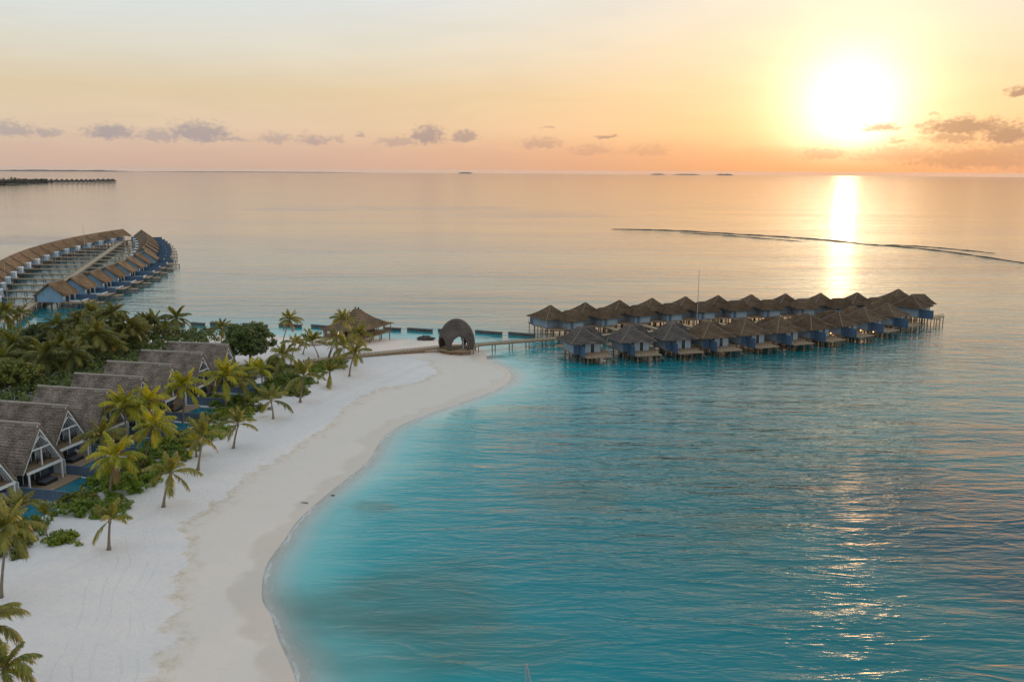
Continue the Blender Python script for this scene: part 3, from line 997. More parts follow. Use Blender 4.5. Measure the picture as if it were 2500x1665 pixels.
for i, (x, y, a) in enumerate(front_places[:8]):
    d = Vector((x, y, 0)) + Vector((math.cos(a) * 1.4 - math.sin(a) * 8.4, math.sin(a) * 1.4 + math.cos(a) * 8.4, 0))
    s_ = spine[i + 1].lerp(spine[i + 2], 0.75)
    if (s_ - d).length > 3:
        walkway('gangway', d.xy, s_.xy, 1.6, f'{ORD[i + 1]} gangway from land, short link from pier spine to a near-row villa', 'gangways to the near row', 1.885, 4.0, kerb=False)


# ------------------------------------------------------------------ stilt houses of the lens-shaped pier on the left
def lagoon_villa(rl=-5.3, rr_=5.3, thatch='thatch_gold'):
    """ridge along local x, sea side +y, walkway side -y"""
    t = empty('lagoon_villa')
    FL, WT = 2.0, 4.5
    mb = MB(); hl, hw = 4.4, 4.2; x0, x1 = rl + .9, rr_ - .9
    prof = [(-hw, FL), (hw, FL), (hw, WT), (0, 7.55), (-hw, WT)]
    n = len(prof)
    mb.add([(x0, y_, z_) for y_, z_ in prof] + [(x1, y_, z_) for y_, z_ in prof],
           [tuple(reversed(range(n))), tuple(range(n, 2 * n))] + [(k, (k + 1) % n, n + (k + 1) % n, n + k) for k in range(n)])
    mb.build('wall', M['blue'], t)
    gable_roof(rl, rr_, 5.0, 4.15, 8.05, 9, 12, 21).build('roof', M[thatch], t)
    MB().tube([(rl - .05, 0, 8.12), (rr_ + .05, 0, 8.12)], [0.2, 0.2], 6).build('ridge_cap', M['ridge'], t)
    MB().box(-4.1, 4.1, -6.6, 4.4, FL - 0.25, FL - 0.003).build('floor', M['timber'], t)
    bx = MB().box(-3.6, 0.4, -6.4, -4.21, FL, FL + 2.5).build('entrance_block', M['whiteboards'], t)
    MB().box(-1.3, -0.3, -6.46, -6.4, FL, FL + 2.05).build('door', M['navy'], bx)
    MB().box(0.41, 2.6, -6.0, -4.21, FL, FL + 2.2).build('side_block', M['navy'], t)
    # terrace
    MB().box(-4.1, 4.1, 4.41, 11.2, FL - 0.42, FL - 0.22).build('terrace', M['deck'], t)
    MB().box(-4.22, -4.1, 4.3, 11.3, FL - 0.8, FL + 1.45).build('privacy_wall', M['navy'], t)
    mb = MB()
    for s in (-1.7, 1.7):
        mb.box(s - 1.1, s + 1.1, 4.2, 4.27, FL, FL + 2.2)
    mb.build('glass_front', M['glass'], t)
    mb = MB()
    mb.box(-3.6, 1.6, 8.6, 8.8, FL - 0.2, FL + 0.25).box(1.4, 1.6, 4.7, 8.58, FL - 0.2, FL + 0.245)
    mb.build('plunge_pool_rim', M['white'], t)
    MB().box(-3.6, 1.38, 4.9, 8.58, FL - 0.21, FL + 0.12).build('plunge_pool', M['pool'], t)
    MB().box(-3.9, -0.9, 11.25, 14.2, 0.95, 1.12).build('lower_deck', M['deck'], t)
    mb = MB()
    for i in range(4):
        mb.box(-0.85 + i * .3, -0.58 + i * .3, 11.4, 13.0, 0.9 - i * .28, 0.98 - i * .28)
    mb.build('steps', M['timber'], t)
    for xx in (-3.6, 0.0, 3.6):
        for yy in (-6.0, -3.8, 0.0, 3.8, 7.4, 10.8):
            inst('piling', PILE2 if yy < 4.5 else PILE_THIN, t, (xx, yy, -0.11 if yy > 4.5 else 0))
    pm = bpy.data.meshes.get('short_piling') or MB().tube([(0, 0, -2.6), (0, 0, 0.94)], [.12, .12], 6).mesh('short_piling', M['pile'], True)
    for xx in (-3.6, -1.2):
        inst('piling', pm, t, (xx, 13.8, 0))
    return t


def R1(x, y, z):
    return S(x * .2123, 540 + y * .2123, z)


def arc_fit(pts, deg=2):
    ys_ = np.array([p.y for p in pts]); xs_ = np.array([p.x for p in pts])
    c = np.polyfit(ys_, xs_, deg)
    return c


right_ridge = [R1(x, y, 8.0) for x, y in [(710, 702), (920, 640), (1110, 578), (1255, 530), (1380, 484), (1490, 440), (1575, 402), (1640, 362)]]
cR = arc_fit([R1(x, y, 2.3) - Vector((8.5, 0, 0)) for x, y in [(1040, 850), (1240, 780), (1410, 718), (1540, 662), (1650, 606), (1740, 555), (1800, 510), (1840, 468), (1870, 428), (1890, 392), (1895, 362), (1890, 332), (1880, 300), (1870, 275), (1850, 250), (1810, 230)]], 3)
cL = arc_fit([R1(x, y, 8.0) for x, y in [(1230, 125), (960, 165), (730, 215), (490, 272), (290, 340), (90, 415), (0, 470)]] + [Vector((-171, 286, 0))], 2)
jet = [R1(x, y, 1.9) for x, y in [(280, 1020), (540, 830), (820, 640), (1050, 470), (1250, 340), (1390, 250)]]
cJ = arc_fit(jet, 1)
lv = lagoon_villa()
lv2 = lagoon_villa(-8.3, 8.6, 'thatch_gold')
NL = 16
ys_r = np.linspace(right_ridge[0].y, 545, NL)
ys_l = np.linspace(283, 545, NL)
for k in range(NL):
    y = ys_r[k]; x = float(np.polyval(cR, y))
    if k < 8:
        x = 0.5 * x + 0.5 * float(np.interp(y, [p.y for p in right_ridge], [p.x for p in right_ridge]))
    sl = float(np.polyval(np.polyder(cR), y))
    o = lv if k == 0 else copy_tree(lv)
    o.location = (x, y, 0)
    # local +x runs back along the row, +y faces the open lagoon
    o.rotation_euler = (0, 0, math.atan2(1, sl) - math.pi)
    tag(o, (f'blue-gabled lagoon villa nearest the palms in the outer row facing open water' if k == 0 else
            f'blue lagoon villa with golden thatch, {ORD[k + 1]} from the palms in the row facing open water'),
        'villa', 'lagoon villas facing the open water')
for k in range(NL):
    y = ys_l[k]; x = float(np.polyval(cL, y))
    sl = float(np.polyval(np.polyder(cL), y))
    o = lv2 if k == 0 else copy_tree(lv2)
    o.location = (x, y, 0)
    o.rotation_euler = (0, 0, math.atan2(1, sl))
    tag(o, (f'thatched lagoon villa with a blue gable at the left edge, nearest end of its row' if k == 0 else
            f'thatched lagoon villa with white entrance block, {ORD[k + 1]} from the palms along the left-hand row'),
        'villa', 'lagoon villas in the left-hand row')
j0 = Vector((float(np.polyval(cJ, 250)), 250, 0)); j1 = Vector((float(np.polyval(cJ, 556)), 556, 0))
nseg = 6
for k in range(nseg):
    a, b = j0.lerp(j1, k / nseg), j0.lerp(j1, (k + 1) / nseg)
    walkway('lagoon_walkway', a.xy, b.xy, 3.0, f'{ORD[k + 1]} stretch from the palms of the long boardwalk between lagoon villa rows', 'stretches of the lagoon boardwalk', 1.95 + 0.004 * (k % 2), 4.5)
for k in range(NL):
    for side_, cc, yy in (('left', cL, ys_l[k]), ('right', cR, ys_r[k])):
        xv = float(np.polyval(cc, yy)); xj = float(np.polyval(cJ, yy))
        if side_ == 'left':
            a, b = (xj - 1.5, yy + 0.0), (xv + 6.3, yy)
        else:
            a, b = (xj + 1.5, yy), (xv - 6.3, yy)
        if abs(a[0] - b[0]) < 3 or (b[0] - a[0]) * (1 if side_ == 'right' else -1) < 0:
            continue
        walkway('side_gangway', a, b, 1.7, f'{ORD[k + 1]} cross gangway from the palms on the {side_} side of the lagoon boardwalk', f'gangways {side_} of the lagoon boardwalk', 1.9, 4.0, kerb=False)


# ------------------------------------------------------------------ arched shell pavilion
def pavilion():
    c = Vector((dome_c.x, dome_c.y, 0))
    t = empty('arched_pavilion', c, 0.0)
    RX, RY, Z0, HT = 4.55, 4.3, 1.62, 7.35
    na, nh = 144, 56

    def pt(a, h, k=1.0):
        r = math.sqrt(max(0.0, 1 - h ** 2.25)) * (1 + 0.10 * h * (1 - h)) * (0.93 + 0.07 * min(1, h * 5))
        return Vector((RX * k * r * math.cos(a), RY * k * r * math.sin(a), Z0 + HT * h * (1 - (1 - k) * 0.9)))
    # openings: two tall arches front and back, two where the boardwalk passes
    axis = math.atan2((jA - dome_c).y, (jA - dome_c).x)
    opens = [(-math.pi / 2 + 0.24, 0.50, 0.50), (math.pi / 2 + 0.24, 0.50, 0.50), (axis, 0.42, 0.42), (axis + math.pi, 0.42, 0.42)]

    def is_open(a, h):
        for oa, ow, oh in opens:
            da = (a - oa + math.pi) % (2 * math.pi) - math.pi
            if h < oh and abs(da) < ow * math.sqrt(max(0, 1 - (h / oh) ** 2.2)):
                return True
        return False
    mb = MB(); idx = {}

    def vid(i, j, k):
        i %= na; key = (i, j, k)
        if key not in idx:
            idx[key] = len(mb.v); mb.v.append(tuple(pt(2 * math.pi * i / na, (j / nh), 0.93 if k else 1.0)))
        return idx[key]
    full = np.zeros((na, nh), bool)
    for i in range(na):
        for j in range(nh):
            full[i, j] = not is_open(2 * math.pi * (i + .5) / na, (j + .5) / nh)
    for i in range(na):
        for j in range(nh):
            if not full[i, j]:
                continue
            mb.f.append((vid(i, j, 0), vid(i + 1, j, 0), vid(i + 1, j + 1, 0), vid(i, j + 1, 0)))
            mb.f.append((vid(i, j, 1), vid(i, j + 1, 1), vid(i + 1, j + 1, 1), vid(i + 1, j, 1)))
            if j == 0 or not full[i, j - 1]:
                mb.f.append((vid(i, j, 1), vid(i + 1, j, 1), vid(i + 1, j, 0), vid(i, j, 0)))
            if j + 1 < nh and not full[i, j + 1]:
                mb.f.append((vid(i, j + 1, 0), vid(i + 1, j + 1, 0), vid(i + 1, j + 1, 1), vid(i, j + 1, 1)))
            if not full[(i + 1) % na, j]:
                mb.f.append((vid(i + 1, j, 0), vid(i + 1, j, 1), vid(i + 1, j + 1, 1), vid(i + 1, j + 1, 0)))
            if not full[i - 1, j]:
                mb.f.append((vid(i, j, 1), vid(i, j, 0), vid(i, j + 1, 0), vid(i, j + 1, 1)))
    mb.build('shell', M['shell'], t, smooth=False)
    mb = MB(); n = 32
    ring = [(4.7 * math.cos(2 * math.pi * k / n), 4.45 * math.sin(2 * math.pi * k / n)) for k in range(n)]
    mb.add([(x, y, 1.35) for x, y in ring] + [(x, y, 1.62) for x, y in ring],
           [tuple(reversed(range(n))), tuple(range(n, 2 * n))] + [(k, (k + 1) % n, n + (k + 1) % n, n + k) for k in range(n)])
    mb.build('floor', M['deck'], t)
    for a in (0.9, 2.4, 4.05, 5.45):
        MB().tube([(2.5 * math.cos(a), 2.4 * math.sin(a), 1.62), (2.5 * math.cos(a), 2.4 * math.sin(a), 6.6)], [.10, .10], 7).build('inner_post', M['white'], t)
    for k in range(10):
        a = 2 * math.pi * k / 10
        MB().tube([(4.1 * math.cos(a), 3.9 * math.sin(a), -1.2), (4.1 * math.cos(a), 3.9 * math.sin(a), 1.35)], [.14, .14], 6).build('piling', M['pile'], t)
    tag(t, 'brown woven egg-shaped arched pavilion where the boardwalk leaves the sand', 'pavilion')
    return t


pavilion()
walkway('boardwalk', jL3.xy, jA.xy, 2.2, 'short boardwalk passing under the arched pavilion', None, 1.72, 30, piles=False, kerb=False, cat='boardwalk')


# ------------------------------------------------------------------ thatched restaurant on stilts behind the sand spit
def restaurant():
    A, B, C = S(778, 803, 4.4), S(878, 812, 4.4), S(931, 785, 4.4)
    ctr = (A + C) / 2
    ab = (B - A); ang = math.atan2(ab.y, ab.x)
    hx = ab.length / 2; hy = abs((C - B).dot(Vector((-math.sin(ang), math.cos(ang), 0)))) / 2
    hy = max(6.0, min(hy, 9.5))
    nrm = Vector((-math.sin(ang), math.cos(ang), 0))
    ctr = (A + B) / 2 + nrm * hy
    t = empty('thatched_restaurant', (ctr.x, ctr.y, 0), ang)
    FL = 2.3
    hip_roof(MB(), hx, hy, 0.5, 0.15, 4.3, 9.0, n=12, curve=0.62, seed=8, seg=10).build('roof', M['thatch_gold'], t)
    MB().tube([(-.5, 0, 8.9), (-.4, 0, 9.5)], [.25, .08], 6).build('finial', M['dark'], t)
    MB().tube([(.5, 0, 8.9), (.55, 0, 9.5)], [.25, .08], 6).build('finial', M['dark'], t)
    MB().box(-hx + .7, hx - .5, -hy + .7, hy - .6, FL - 0.28, FL).build('floor', M['deck'], t)
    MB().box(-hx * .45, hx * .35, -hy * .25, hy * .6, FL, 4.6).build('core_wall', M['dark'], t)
    # front wall with dark opening, posts, balustrade
    MB().box(-hx + 1.0, -hx * .35, -hy + 1.0, -hy + 1.15, FL, FL + 1.9).build('front_wall', M['timber'], t)
    MB().box(hx * .3, hx - 3.2, -hy + 1.0, -hy + 1.15, FL, FL + 1.7).build('front_wall', M['timber'], t)
    MB().box(-hx + 1.9, -hx + 2.9, -hy + .93, -hy + .99, FL + .9, FL + 1.6).build('notice_board', M['white'], t)
    for x_ in np.linspace(-hx + .9, hx - .7, 6):
        for y_ in (-hy + .85, hy - .8):
            MB().tube([(x_, y_, FL), (x_, y_, 4.65)], [.11, .11], 6).build('post', M['timber'], t)
    for y_ in np.linspace(-hy + .85, hy - .8, 6)[1:-1]:
        for x_ in (-hx + .9, hx - .7):
            MB().tube([(x_, y_, FL), (x_, y_, 4.65)], [.11, .11], 6).build('post', M['timber'], t)
    mb = MB()
    n = 26
    for k in range(n + 1):
        y_ = -hy + .85 + (2 * hy - 1.65) * k / n
        mb.box(hx - .72, hx - .66, y_ - .04, y_ + .04, FL, FL + 1.0)
    mb.bar((hx - .69, -hy + .8, FL + 1.02), (hx - .69, hy - .8, FL + 1.02), .12, .07)
    mb.build('balustrade', M['timber'], t)
    mb = MB()
    for k in range(9):
        x_ = hx - .9 - k * .3
        mb.box(x_ - .04, x_ + .04, -hy + .82, -hy + .88, FL, FL + 1.0)
    mb.bar((hx - .8, -hy + .85, FL + 1.02), (hx - 3.4, -hy + .85, FL + 1.02), .12, .07)
    mb.build('balustrade', M['timber'], t)
    for x_ in np.linspace(-hx + 1.2, hx - .9, 5):
        for y_ in np.linspace(-hy + 1.1, hy - 1.0, 4):
            MB().tube([(x_, y_, -1.5), (x_, y_, FL - .28)], [.14, .14], 6).build('piling', M['pile'], t)
    # ramp down to the sand
    mb = MB(); mb.bar((-hx * .55, -hy + .8, FL - .1), (-hx * .85, -hy - 5.2, 1.25), 2.0, .16)
    mb.build('ramp', M['walk'], t)
    MB().tube([(-hx * .1, -hy + .7, FL + 1.0), (-hx * .1, -hy + .7, FL + 1.22), (-hx * .1, -hy + .7, FL + 1.4)], [.10, .16, .05], 8).build('lamp', M['lamp'], t)
    tag(t, 'golden thatched stilt restaurant with tent-like roof behind palms at the sand spit', 'restaurant')


restaurant()


# ------------------------------------------------------------------ breakwater walls behind the sand spit
BW = [(375, 745, 430, 748.5), (436, 745.5, 475, 749), (479, 746, 548, 751), (553, 748, 620, 753), (637, 748, 698, 753), (711, 751, 772, 756), (877, 757, 927, 760.5), (931, 758.5, 1000, 763.5), (1003, 761, 1020, 763), (1087, 764, 1160, 770), (1163, 768, 1236, 774.5)]
for i, (x0, y0, x1, y1) in enumerate(BW):
    a, b = D(x0, y0 + 0.5, 0), D(x1, y1 + 0.5, 0)
    L = (b - a).length; ang = math.atan2((b - a).y, (b - a).x)
    t = empty('breakwater', (a.x, a.y, 0), ang)
    MB().box(.9, L - .9, -.45, .45, -2.5, 0.58).build('wall', M['concrete'], t)
    MB().box(.8, L - .8, -.6, .6, 0.583, 0.78).build('capping', M['concrete'], t)
    tag(t, f'low dark breakwater wall in the water, {ORD[i + 1]} from the left', 'breakwater', 'breakwater walls behind the sand spit')


# ------------------------------------------------------------------ masts
def z_for(x, y, ypix):
    """height at ground point (x, y) whose image falls on pixel row ypix"""
    lo, hi = 0.0, 60.0
    for _ in range(50):
        m_ = (lo + hi) / 2
        v = Vector((x, y, m_ - CH)); d = v.y * cp_ - v.z * sp_; up = (v.y * sp_ + v.z * cp_) / d
        u = v.x / d
        yy = H / 2 - (-math.sin(ROLL) * u + math.cos(ROLL) * up) * F
        if yy > ypix:
            lo = m_
        else:
            hi = m_
    return lo


def mast(x, y, z0, z1, label, r=0.14):
    t = empty('mast', (x, y, z0))
    MB().tube([(0, 0, 0), (0, 0, (z1 - z0) * .55), (0, 0, z1 - z0)], [r, r * .75, r * .4], 7).build('pole', M['steel'], t)
    MB().tube([(0, 0, 0), (0, 0, .25)], [r * 2.4, r * 2.4], 8).build('base_flange', M['steel'], t)
    MB().tube([(0, 0, z1 - z0), (0, 0, z1 - z0 + .25)], [r * .8, r * .5], 6).build('lamp_head', M['steel'], t)
    tag(t, label, 'mast')


q = S(1700, 792, 1.9)
k = min(range(len(spine)), key=lambda i: abs(spine[i].x - q.x))
sp_pt = spine[k]
q2 = at_depth(1701, 800, sp_pt.y); mast(q2.x, sp_pt.y, 1.9, z_for(q2.x, sp_pt.y, 661), 'tall thin mast rising above the pier roofs on the right', 0.12)
q = at_depth(203, 560, 440); mast(q.x, 440, 1.9, z_for(q.x, 440, 551), 'thin mast standing behind the left-hand row of lagoon villas', 0.12)
q = at_depth(20, 750, 285); mast(q.x, 285, 1.9, z_for(q.x, 285, 640), 'pale lamp pole by the nearest lagoon villa at the left edge', 0.12)

# metal frame standing in the shallows at the bottom edge
fb = S(1283, 1790, -1.0)
ft = at_depth(1282.5, 1620, fb.y)
t = empty('marker_frame', (fb.x, fb.y, -1.0))
hh = ft.z + 1.0
MB().tube([(0, 0, 0), (0, 0, hh)], [.07, .07], 8).build('upright', M['steel'], t)
MB().tube([(1.5, -.35, 0), (0.03, -.01, hh - .02)], [.07, .07], 8).build('stay', M['steel'], t)
MB().tube([(0, 0, hh * .35), (1.0, -.22, hh * .33)], [.03, .03], 6).build('cross_tie', M['steel'], t)
tag(t, 'thin grey metal frame poking out of the water at the bottom edge', 'frame')

# ------------------------------------------------------------------ A-frame villas behind the beach
def beach_villa():
    """ridge along local x; the open gable faces local +x; origin under the gable peak"""
    t = empty('beach_villa')
    PK, EV, HS, BK = 8.75, 2.85, 4.0, -13.0          # peak, eave, half span, back end (above ground level)
    sl = math.atan2(PK - EV, HS)
    gable_roof(BK, 0.0, HS, EV, PK, 17, 26, 31, 0.22, 0.13).build('roof', M['thatch_grey'], t)
    MB().tube([(BK - .05, 0, PK + .05), (.05, 0, PK + .05)], [.20, .20], 6).build('ridge_cap', M['pale_ridge'], t)
    # white bargeboards and rafters under the open gable end
    for s in (-1, 1):
        n_ = Vector((0, s * math.sin(sl), math.cos(sl)))
        a, b = Vector((-.16, s * (HS + .02), EV - .05)), Vector((-.16, 0, PK))
        MB().bar(a - n_ * .36, b - n_ * .36, .12, .26, n_).build('bargeboard', M['white'], t)
        sv = [Vector((x_, y_, z_)) - n_ * .235 for x_, y_, z_ in ((-.1, s * HS, EV), (-2.7, s * HS, EV), (-2.7, 0, PK), (-.1, 0, PK))]
        MB().add(sv + [q_ - n_ * .03 for q_ in sv], [(0, 1, 2, 3), (7, 6, 5, 4), (0, 4, 5, 1), (2, 6, 7, 3), (1, 5, 6, 2), (3, 7, 4, 0)]).build('soffit', M['whiteboards'], t)
        for k in range(4):
            x = -.62 - k * .55
            MB().bar(Vector((x, s * (HS - .1), EV)) - n_ * .36, Vector((x, s * .12, PK - .1)) - n_ * .36, .16, .18, n_).build('rafter', M['white'], t)
        zz = EV + .5 * (PK - EV)
    # tie beam, king post and braces of the gable truss
    zt = EV + .42 * (PK - EV); ht = HS * (1 - .42) - .25
    MB().box(-.28, -.12, -ht, ht, zt, zt + .18).build('tie_beam', M['white'], t)
    MB().box(-.27, -.13, -.09, .09, 2.9, zt).build('king_post', M['white'], t)
    for s in (-1, 1):
        MB().bar((-.20, s * ht * .95, zt + .12), (-.20, s * .1, zt + 1.75), .12, .14, (1, 0, 0)).build('brace', M['white'], t)
    # recessed upper wall, lower storey
    zc = EV + .25
    hw = HS - .75
    w2 = 3.35
    zw = lambda y_: EV + (PK - EV) * (1 - abs(y_) / HS) - .55
    MB().add([(-2.72, -3.6, 2.9), (-2.72, 3.6, 2.9), (-2.72, 3.6, zw(3.6)), (-2.72, 0, zw(0)), (-2.72, -3.6, zw(3.6)),
              (-12.9, -3.6, 2.9), (-12.9, 3.6, 2.9), (-12.9, 3.6, zw(3.6)), (-12.9, 0, zw(0)), (-12.9, -3.6, zw(3.6))],
             [(0, 1, 2, 3, 4), (9, 8, 7, 6, 5)]).build('upper_wall', M['whiteboards'], t)
    d = MB().box(-2.69, -2.63, -1.5, 1.5, 2.95, 5.1).build('loft_doors', M['glass'], t)
    mb = MB()
    for y_ in (-1.55, -.75, 0, .75, 1.55):
        mb.box(-2.66, -2.58, y_ - .05, y_ + .05, 2.95, 5.15)
    mb.box(-2.66, -2.58, -1.6, 1.6, 5.15, 5.25)
    mb.build('frame', M['white'], d)
    MB().box(-12.9, -2.5, -3.7, 3.7, .15, 2.72).build('lower_wall', M['beachblue'], t)
    g = MB().box(-2.49, -2.43, -2.4, 1.9, .3, 2.45).build('patio_doors', M['glass'], t)
    mb = MB()
    for y_ in (-2.42, -1.3, -.2, .9, 1.95):
        mb.box(-2.45, -2.38, y_ - .045, y_ + .045, .3, 2.5)
    mb.build('frame', M['white'], g)
    # balcony of slats on posts
    for k in range(7):
        x = -2.35 + k * .37
        MB().box(x - .13, x + .13, -3.25, 3.25, 2.78, 2.85).build('balcony_plank', M['deck'], t)
    MB().box(-2.55, .18, -3.3, 3.3, 2.60, 2.765).build('balcony_frame', M['dark'], t)
    MB().box(.19, .36, -3.4, 3.4, 2.52, 2.88).build('balcony_beam', M['white'], t)
    for s in (-1, 1):
        MB().box(.19, .37, s * 3.15 - .10, s * 3.15 + .10, .05, 2.515).build('post', M['white'], t)
    mb = MB()
    for z_ in (3.15, 3.4, 3.65, 3.9):
        mb.box(-1.3, -1.25, .3, 2.9, z_, z_ + .05)
    for y_ in (.3, 1.6, 2.85):
        mb.box(-1.32, -1.23, y_, y_ + .07, 2.86, 3.98)
    mb.build('balcony_rail', M['dark'], t)
    # terrace, pool, side walls
    MB().box(-2.4, 2.6, -4.4, 4.4, -.25, .12).build('terrace', M['deck'], t)
    pool = MB().box(2.62, 7.4, -4.35, 3.9, -.4, -.02).build('plunge_pool', M['pool'], t)
    mb = MB()
    mb.box(2.62, 7.6, 3.905, 4.12, -.5, .06).box(7.405, 7.6, -4.4, 3.9, -.5, .055)
    mb.build('pool_edge', M['white'], pool)
    wl = MB().box(-2.3, 7.5, -4.62, -4.46, -.5, 1.25).build('garden_wall', M['beachblue'], t)
    MB().box(-2.32, 7.53, -4.67, -4.41, 1.253, 1.31).build('coping', M['beachblue'], wl)
    MB().box(-2.3, -.3, 4.45, 4.6, -.3, 2.3).build('side_screen', M['whiteboards'], t)
    # day bed
    sf = MB().box(-.9, .5, -.6, 1.9, .12, .52).build('day_bed', M['dark'], t)
    MB().box(-.8, .4, -.5, 1.8, .525, .68).build('cushion', M['cushion'], sf)
    MB().box(-.9, -.7, -.6, 1.9, .525, 1.1).build('backrest', M['dark'], sf)
    return t


ROWPX = [(97, 1037), (166, 992), (267, 954), (349, 922), (420, 891), (496, 863), (558, 842)]
rowp = [S(x, y, 10.2) for x, y in ROWPX]
step_ = (rowp[-1] - rowp[0]) / 6
fit = [rowp[0] - step_ * 1.0 + Vector((-0.2, 0, 0))] + rowp
bv = beach_villa()
names = ['A-frame villa cut off by the left edge, its white gable corner showing',
         'nearest whole A-frame villa with white gable truss above a dark day bed',
         'second whole A-frame villa with white gable beyond the nearest turquoise pool',
         'A-frame villa whose gable hides behind the tallest golden palms',
         'fourth whole A-frame villa from the near end, white gable tip above golden palms',
         'third A-frame villa from the far end, gable half behind a golden palm',
         'A-frame villa second from the far end with white truss beside palm crowns',
         'farthest A-frame villa of the beach row, below the dark round tree']
for i, p in enumerate(fit):
    o = bv if i == 0 else copy_tree(bv)
    o.location = (p.x, p.y, 1.5)
    o.rotation_euler = (0, 0, math.radians(-12 + (i - 3) * 0.5))
    tag(o, names[i], 'villa', 'A-frame villas behind the beach')


# ------------------------------------------------------------------ palms
def frond_mesh(name, th0, droop, seed, mat, nleaf=30, twist=0.0, hang=0.35):
    """palm frond of unit length: midrib with leaflets in two rows; th0 start pitch, droop total bend (radians)"""
    r = random.Random(seed); mb = MB()
    n = 12; pts = [Vector((0, 0, 0))]; tang = []
    for i in range(n):
        a = th0 - droop * ((i + .5) / n) ** 1.25
        d = Vector((math.cos(a), twist * ((i + .5) / n), math.sin(a))).normalized(); tang.append(d)
        pts.append(pts[-1] + d / n)
    tang.append(tang[-1])
    mb.tube([pts[i] for i in range(0, n + 1, 2)], [0.013 * (1 - .85 * i / n) + 0.002 for i in range(0, n + 1, 2)], 4, False)

    def at(t):
        k = min(n - 1, int(t * n)); f = t * n - k
        return pts[k].lerp(pts[k + 1], f), tang[k].lerp(tang[k + 1], f).normalized()
    for i in range(nleaf):
        t = 0.14 + 0.86 * (i + .5) / nleaf
        p, d = at(t)
        L = 0.27 * (math.sin(min(1, (t - .05) / .42) * math.pi / 2)) * (1 - 0.72 * max(0, (t - .5) / .5) ** 1.6)
        side = Vector((0, 0, 1)).cross(d)
        side = side.normalized() if side.length > .05 else Vector((0, 1, 0))
        up = d.cross(side).normalized()
        for s in (-1, 1):
            fw = 0.55 + 0.5 * t + r.uniform(-.1, .1)
            dr = (d * fw + side * s * (0.85 + r.uniform(-.12, .12)) + up * (0.16 + r.uniform(-.14, .14))).normalized()
            l = L * r.uniform(.85, 1.12)
            wv = d * (0.015 + 0.007 * r.random())
            m1 = p + dr * l * .5 + Vector((0, 0, -hang * l * .22))
            e = p + dr * l * .92 + Vector((0, 0, -hang * l * (.75 + r.uniform(-.2, .5))))
            mb.add([p - wv * .7, p + wv * .7, m1 + wv, m1 - wv, e], [(0, 1, 2, 3), (3, 2, 4)])
    return mb.mesh(name, mat, False)


def frond_set(mat, tag_, hang):
    spec = {'up': [(1.35, .75), (1.2, 1.0), (1.28, .6)], 'mid': [(.85, 1.35), (.7, 1.5), (.95, 1.5)],
            'flat': [(.30, 1.25), (.15, 1.35)], 'down': [(-.35, .85), (-.6, .75)]}
    out = {}
    for k, v in spec.items():
        out[k] = [frond_mesh(f'frond_{tag_}_{k}', a, b, 100 + 7 * i + len(k), mat, 42, (-.15, .12, .22)[i], hang) for i, (a, b) in enumerate(v)]
    return out


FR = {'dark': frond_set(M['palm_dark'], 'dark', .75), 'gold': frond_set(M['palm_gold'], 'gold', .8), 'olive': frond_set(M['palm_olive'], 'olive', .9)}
DRY = [frond_mesh('frond_dry', .2, 1.3, 400, M['palm_dry'], 24, .1, .8), frond_mesh('frond_dry', -.5, .9, 401, M['palm_dry'], 24, -.1, .8)]


def palm(base, crown, kind, L, counts, label, group, trunk_r=0.15, seed=0, dry=1, az0=None):
    """base: ground point; crown: point where the fronds spring"""
    r = random.Random(seed)
    base = Vector((base[0], base[1], gz(base[0], base[1]) - .05)); crown = Vector(crown)
    t = empty('palm_tree', base)
    top = crown - base
    side = Vector((-top.y, top.x, 0)) * .0
    mid = Vector((top.x * .28 + r.uniform(-.15, .15), top.y * .3, top.z * .5))
    pts, rad = [], []
    n = 11
    for i in range(n + 1):
        u = i / n
        q = mid * (2 * u * (1 - u)) + top * (u * u)
        pts.append(q); rr_ = trunk_r * (1 + .9 * math.exp(-u * 9)) * (1 - .28 * u)
        rad.append(rr_ * (1.06 if i % 2 else .97))
    mb = MB().tube(pts, rad, 8)
    mb.tube([top - Vector((0, 0, .15)), top + Vector((0, 0, .25)), top + Vector((0, 0, .55))], [trunk_r * .95, trunk_r * 1.25, trunk_r * .5], 8)
    mb.build('trunk', M['bark'], t, smooth=True)
    a = r.uniform(0, 6.28) if az0 is None else az0
    order = [('up', counts[0]), ('mid', counts[1]), ('flat', counts[2]), ('down', counts[3])]
    for kk, cnt in order:
        for i in range(cnt):
            a += 2.399963 + r.uniform(-.25, .25)
            me = r.choice(FR[kind][kk])
            if dry and kk == 'down' and r.random() < .35 * dry:
                me = r.choice(DRY)
            l = L * r.uniform(.85, 1.1) * (.85 if kk == 'up' else 1.0)
            inst('frond', me, t, top + Vector((0, 0, .25)), rot=(r.uniform(-.12, .12), r.uniform(-.12, .12), a), scale=l)
    tag(t, label, 'palm tree', group)
    return t


def palm_px(b, c, kind, L, counts, label, group, tr=.15, seed=0, bz=1.2, dry=1, az0=None):
    bp = S(b[0], b[1], bz)
    for _ in range(3):
        bp = S(b[0], b[1], gz(bp.x, bp.y))
    cp = at_depth(c[0], c[1], bp.y)
    return palm(bp, cp, kind, L, counts, label, group, tr, seed, dry, az0)


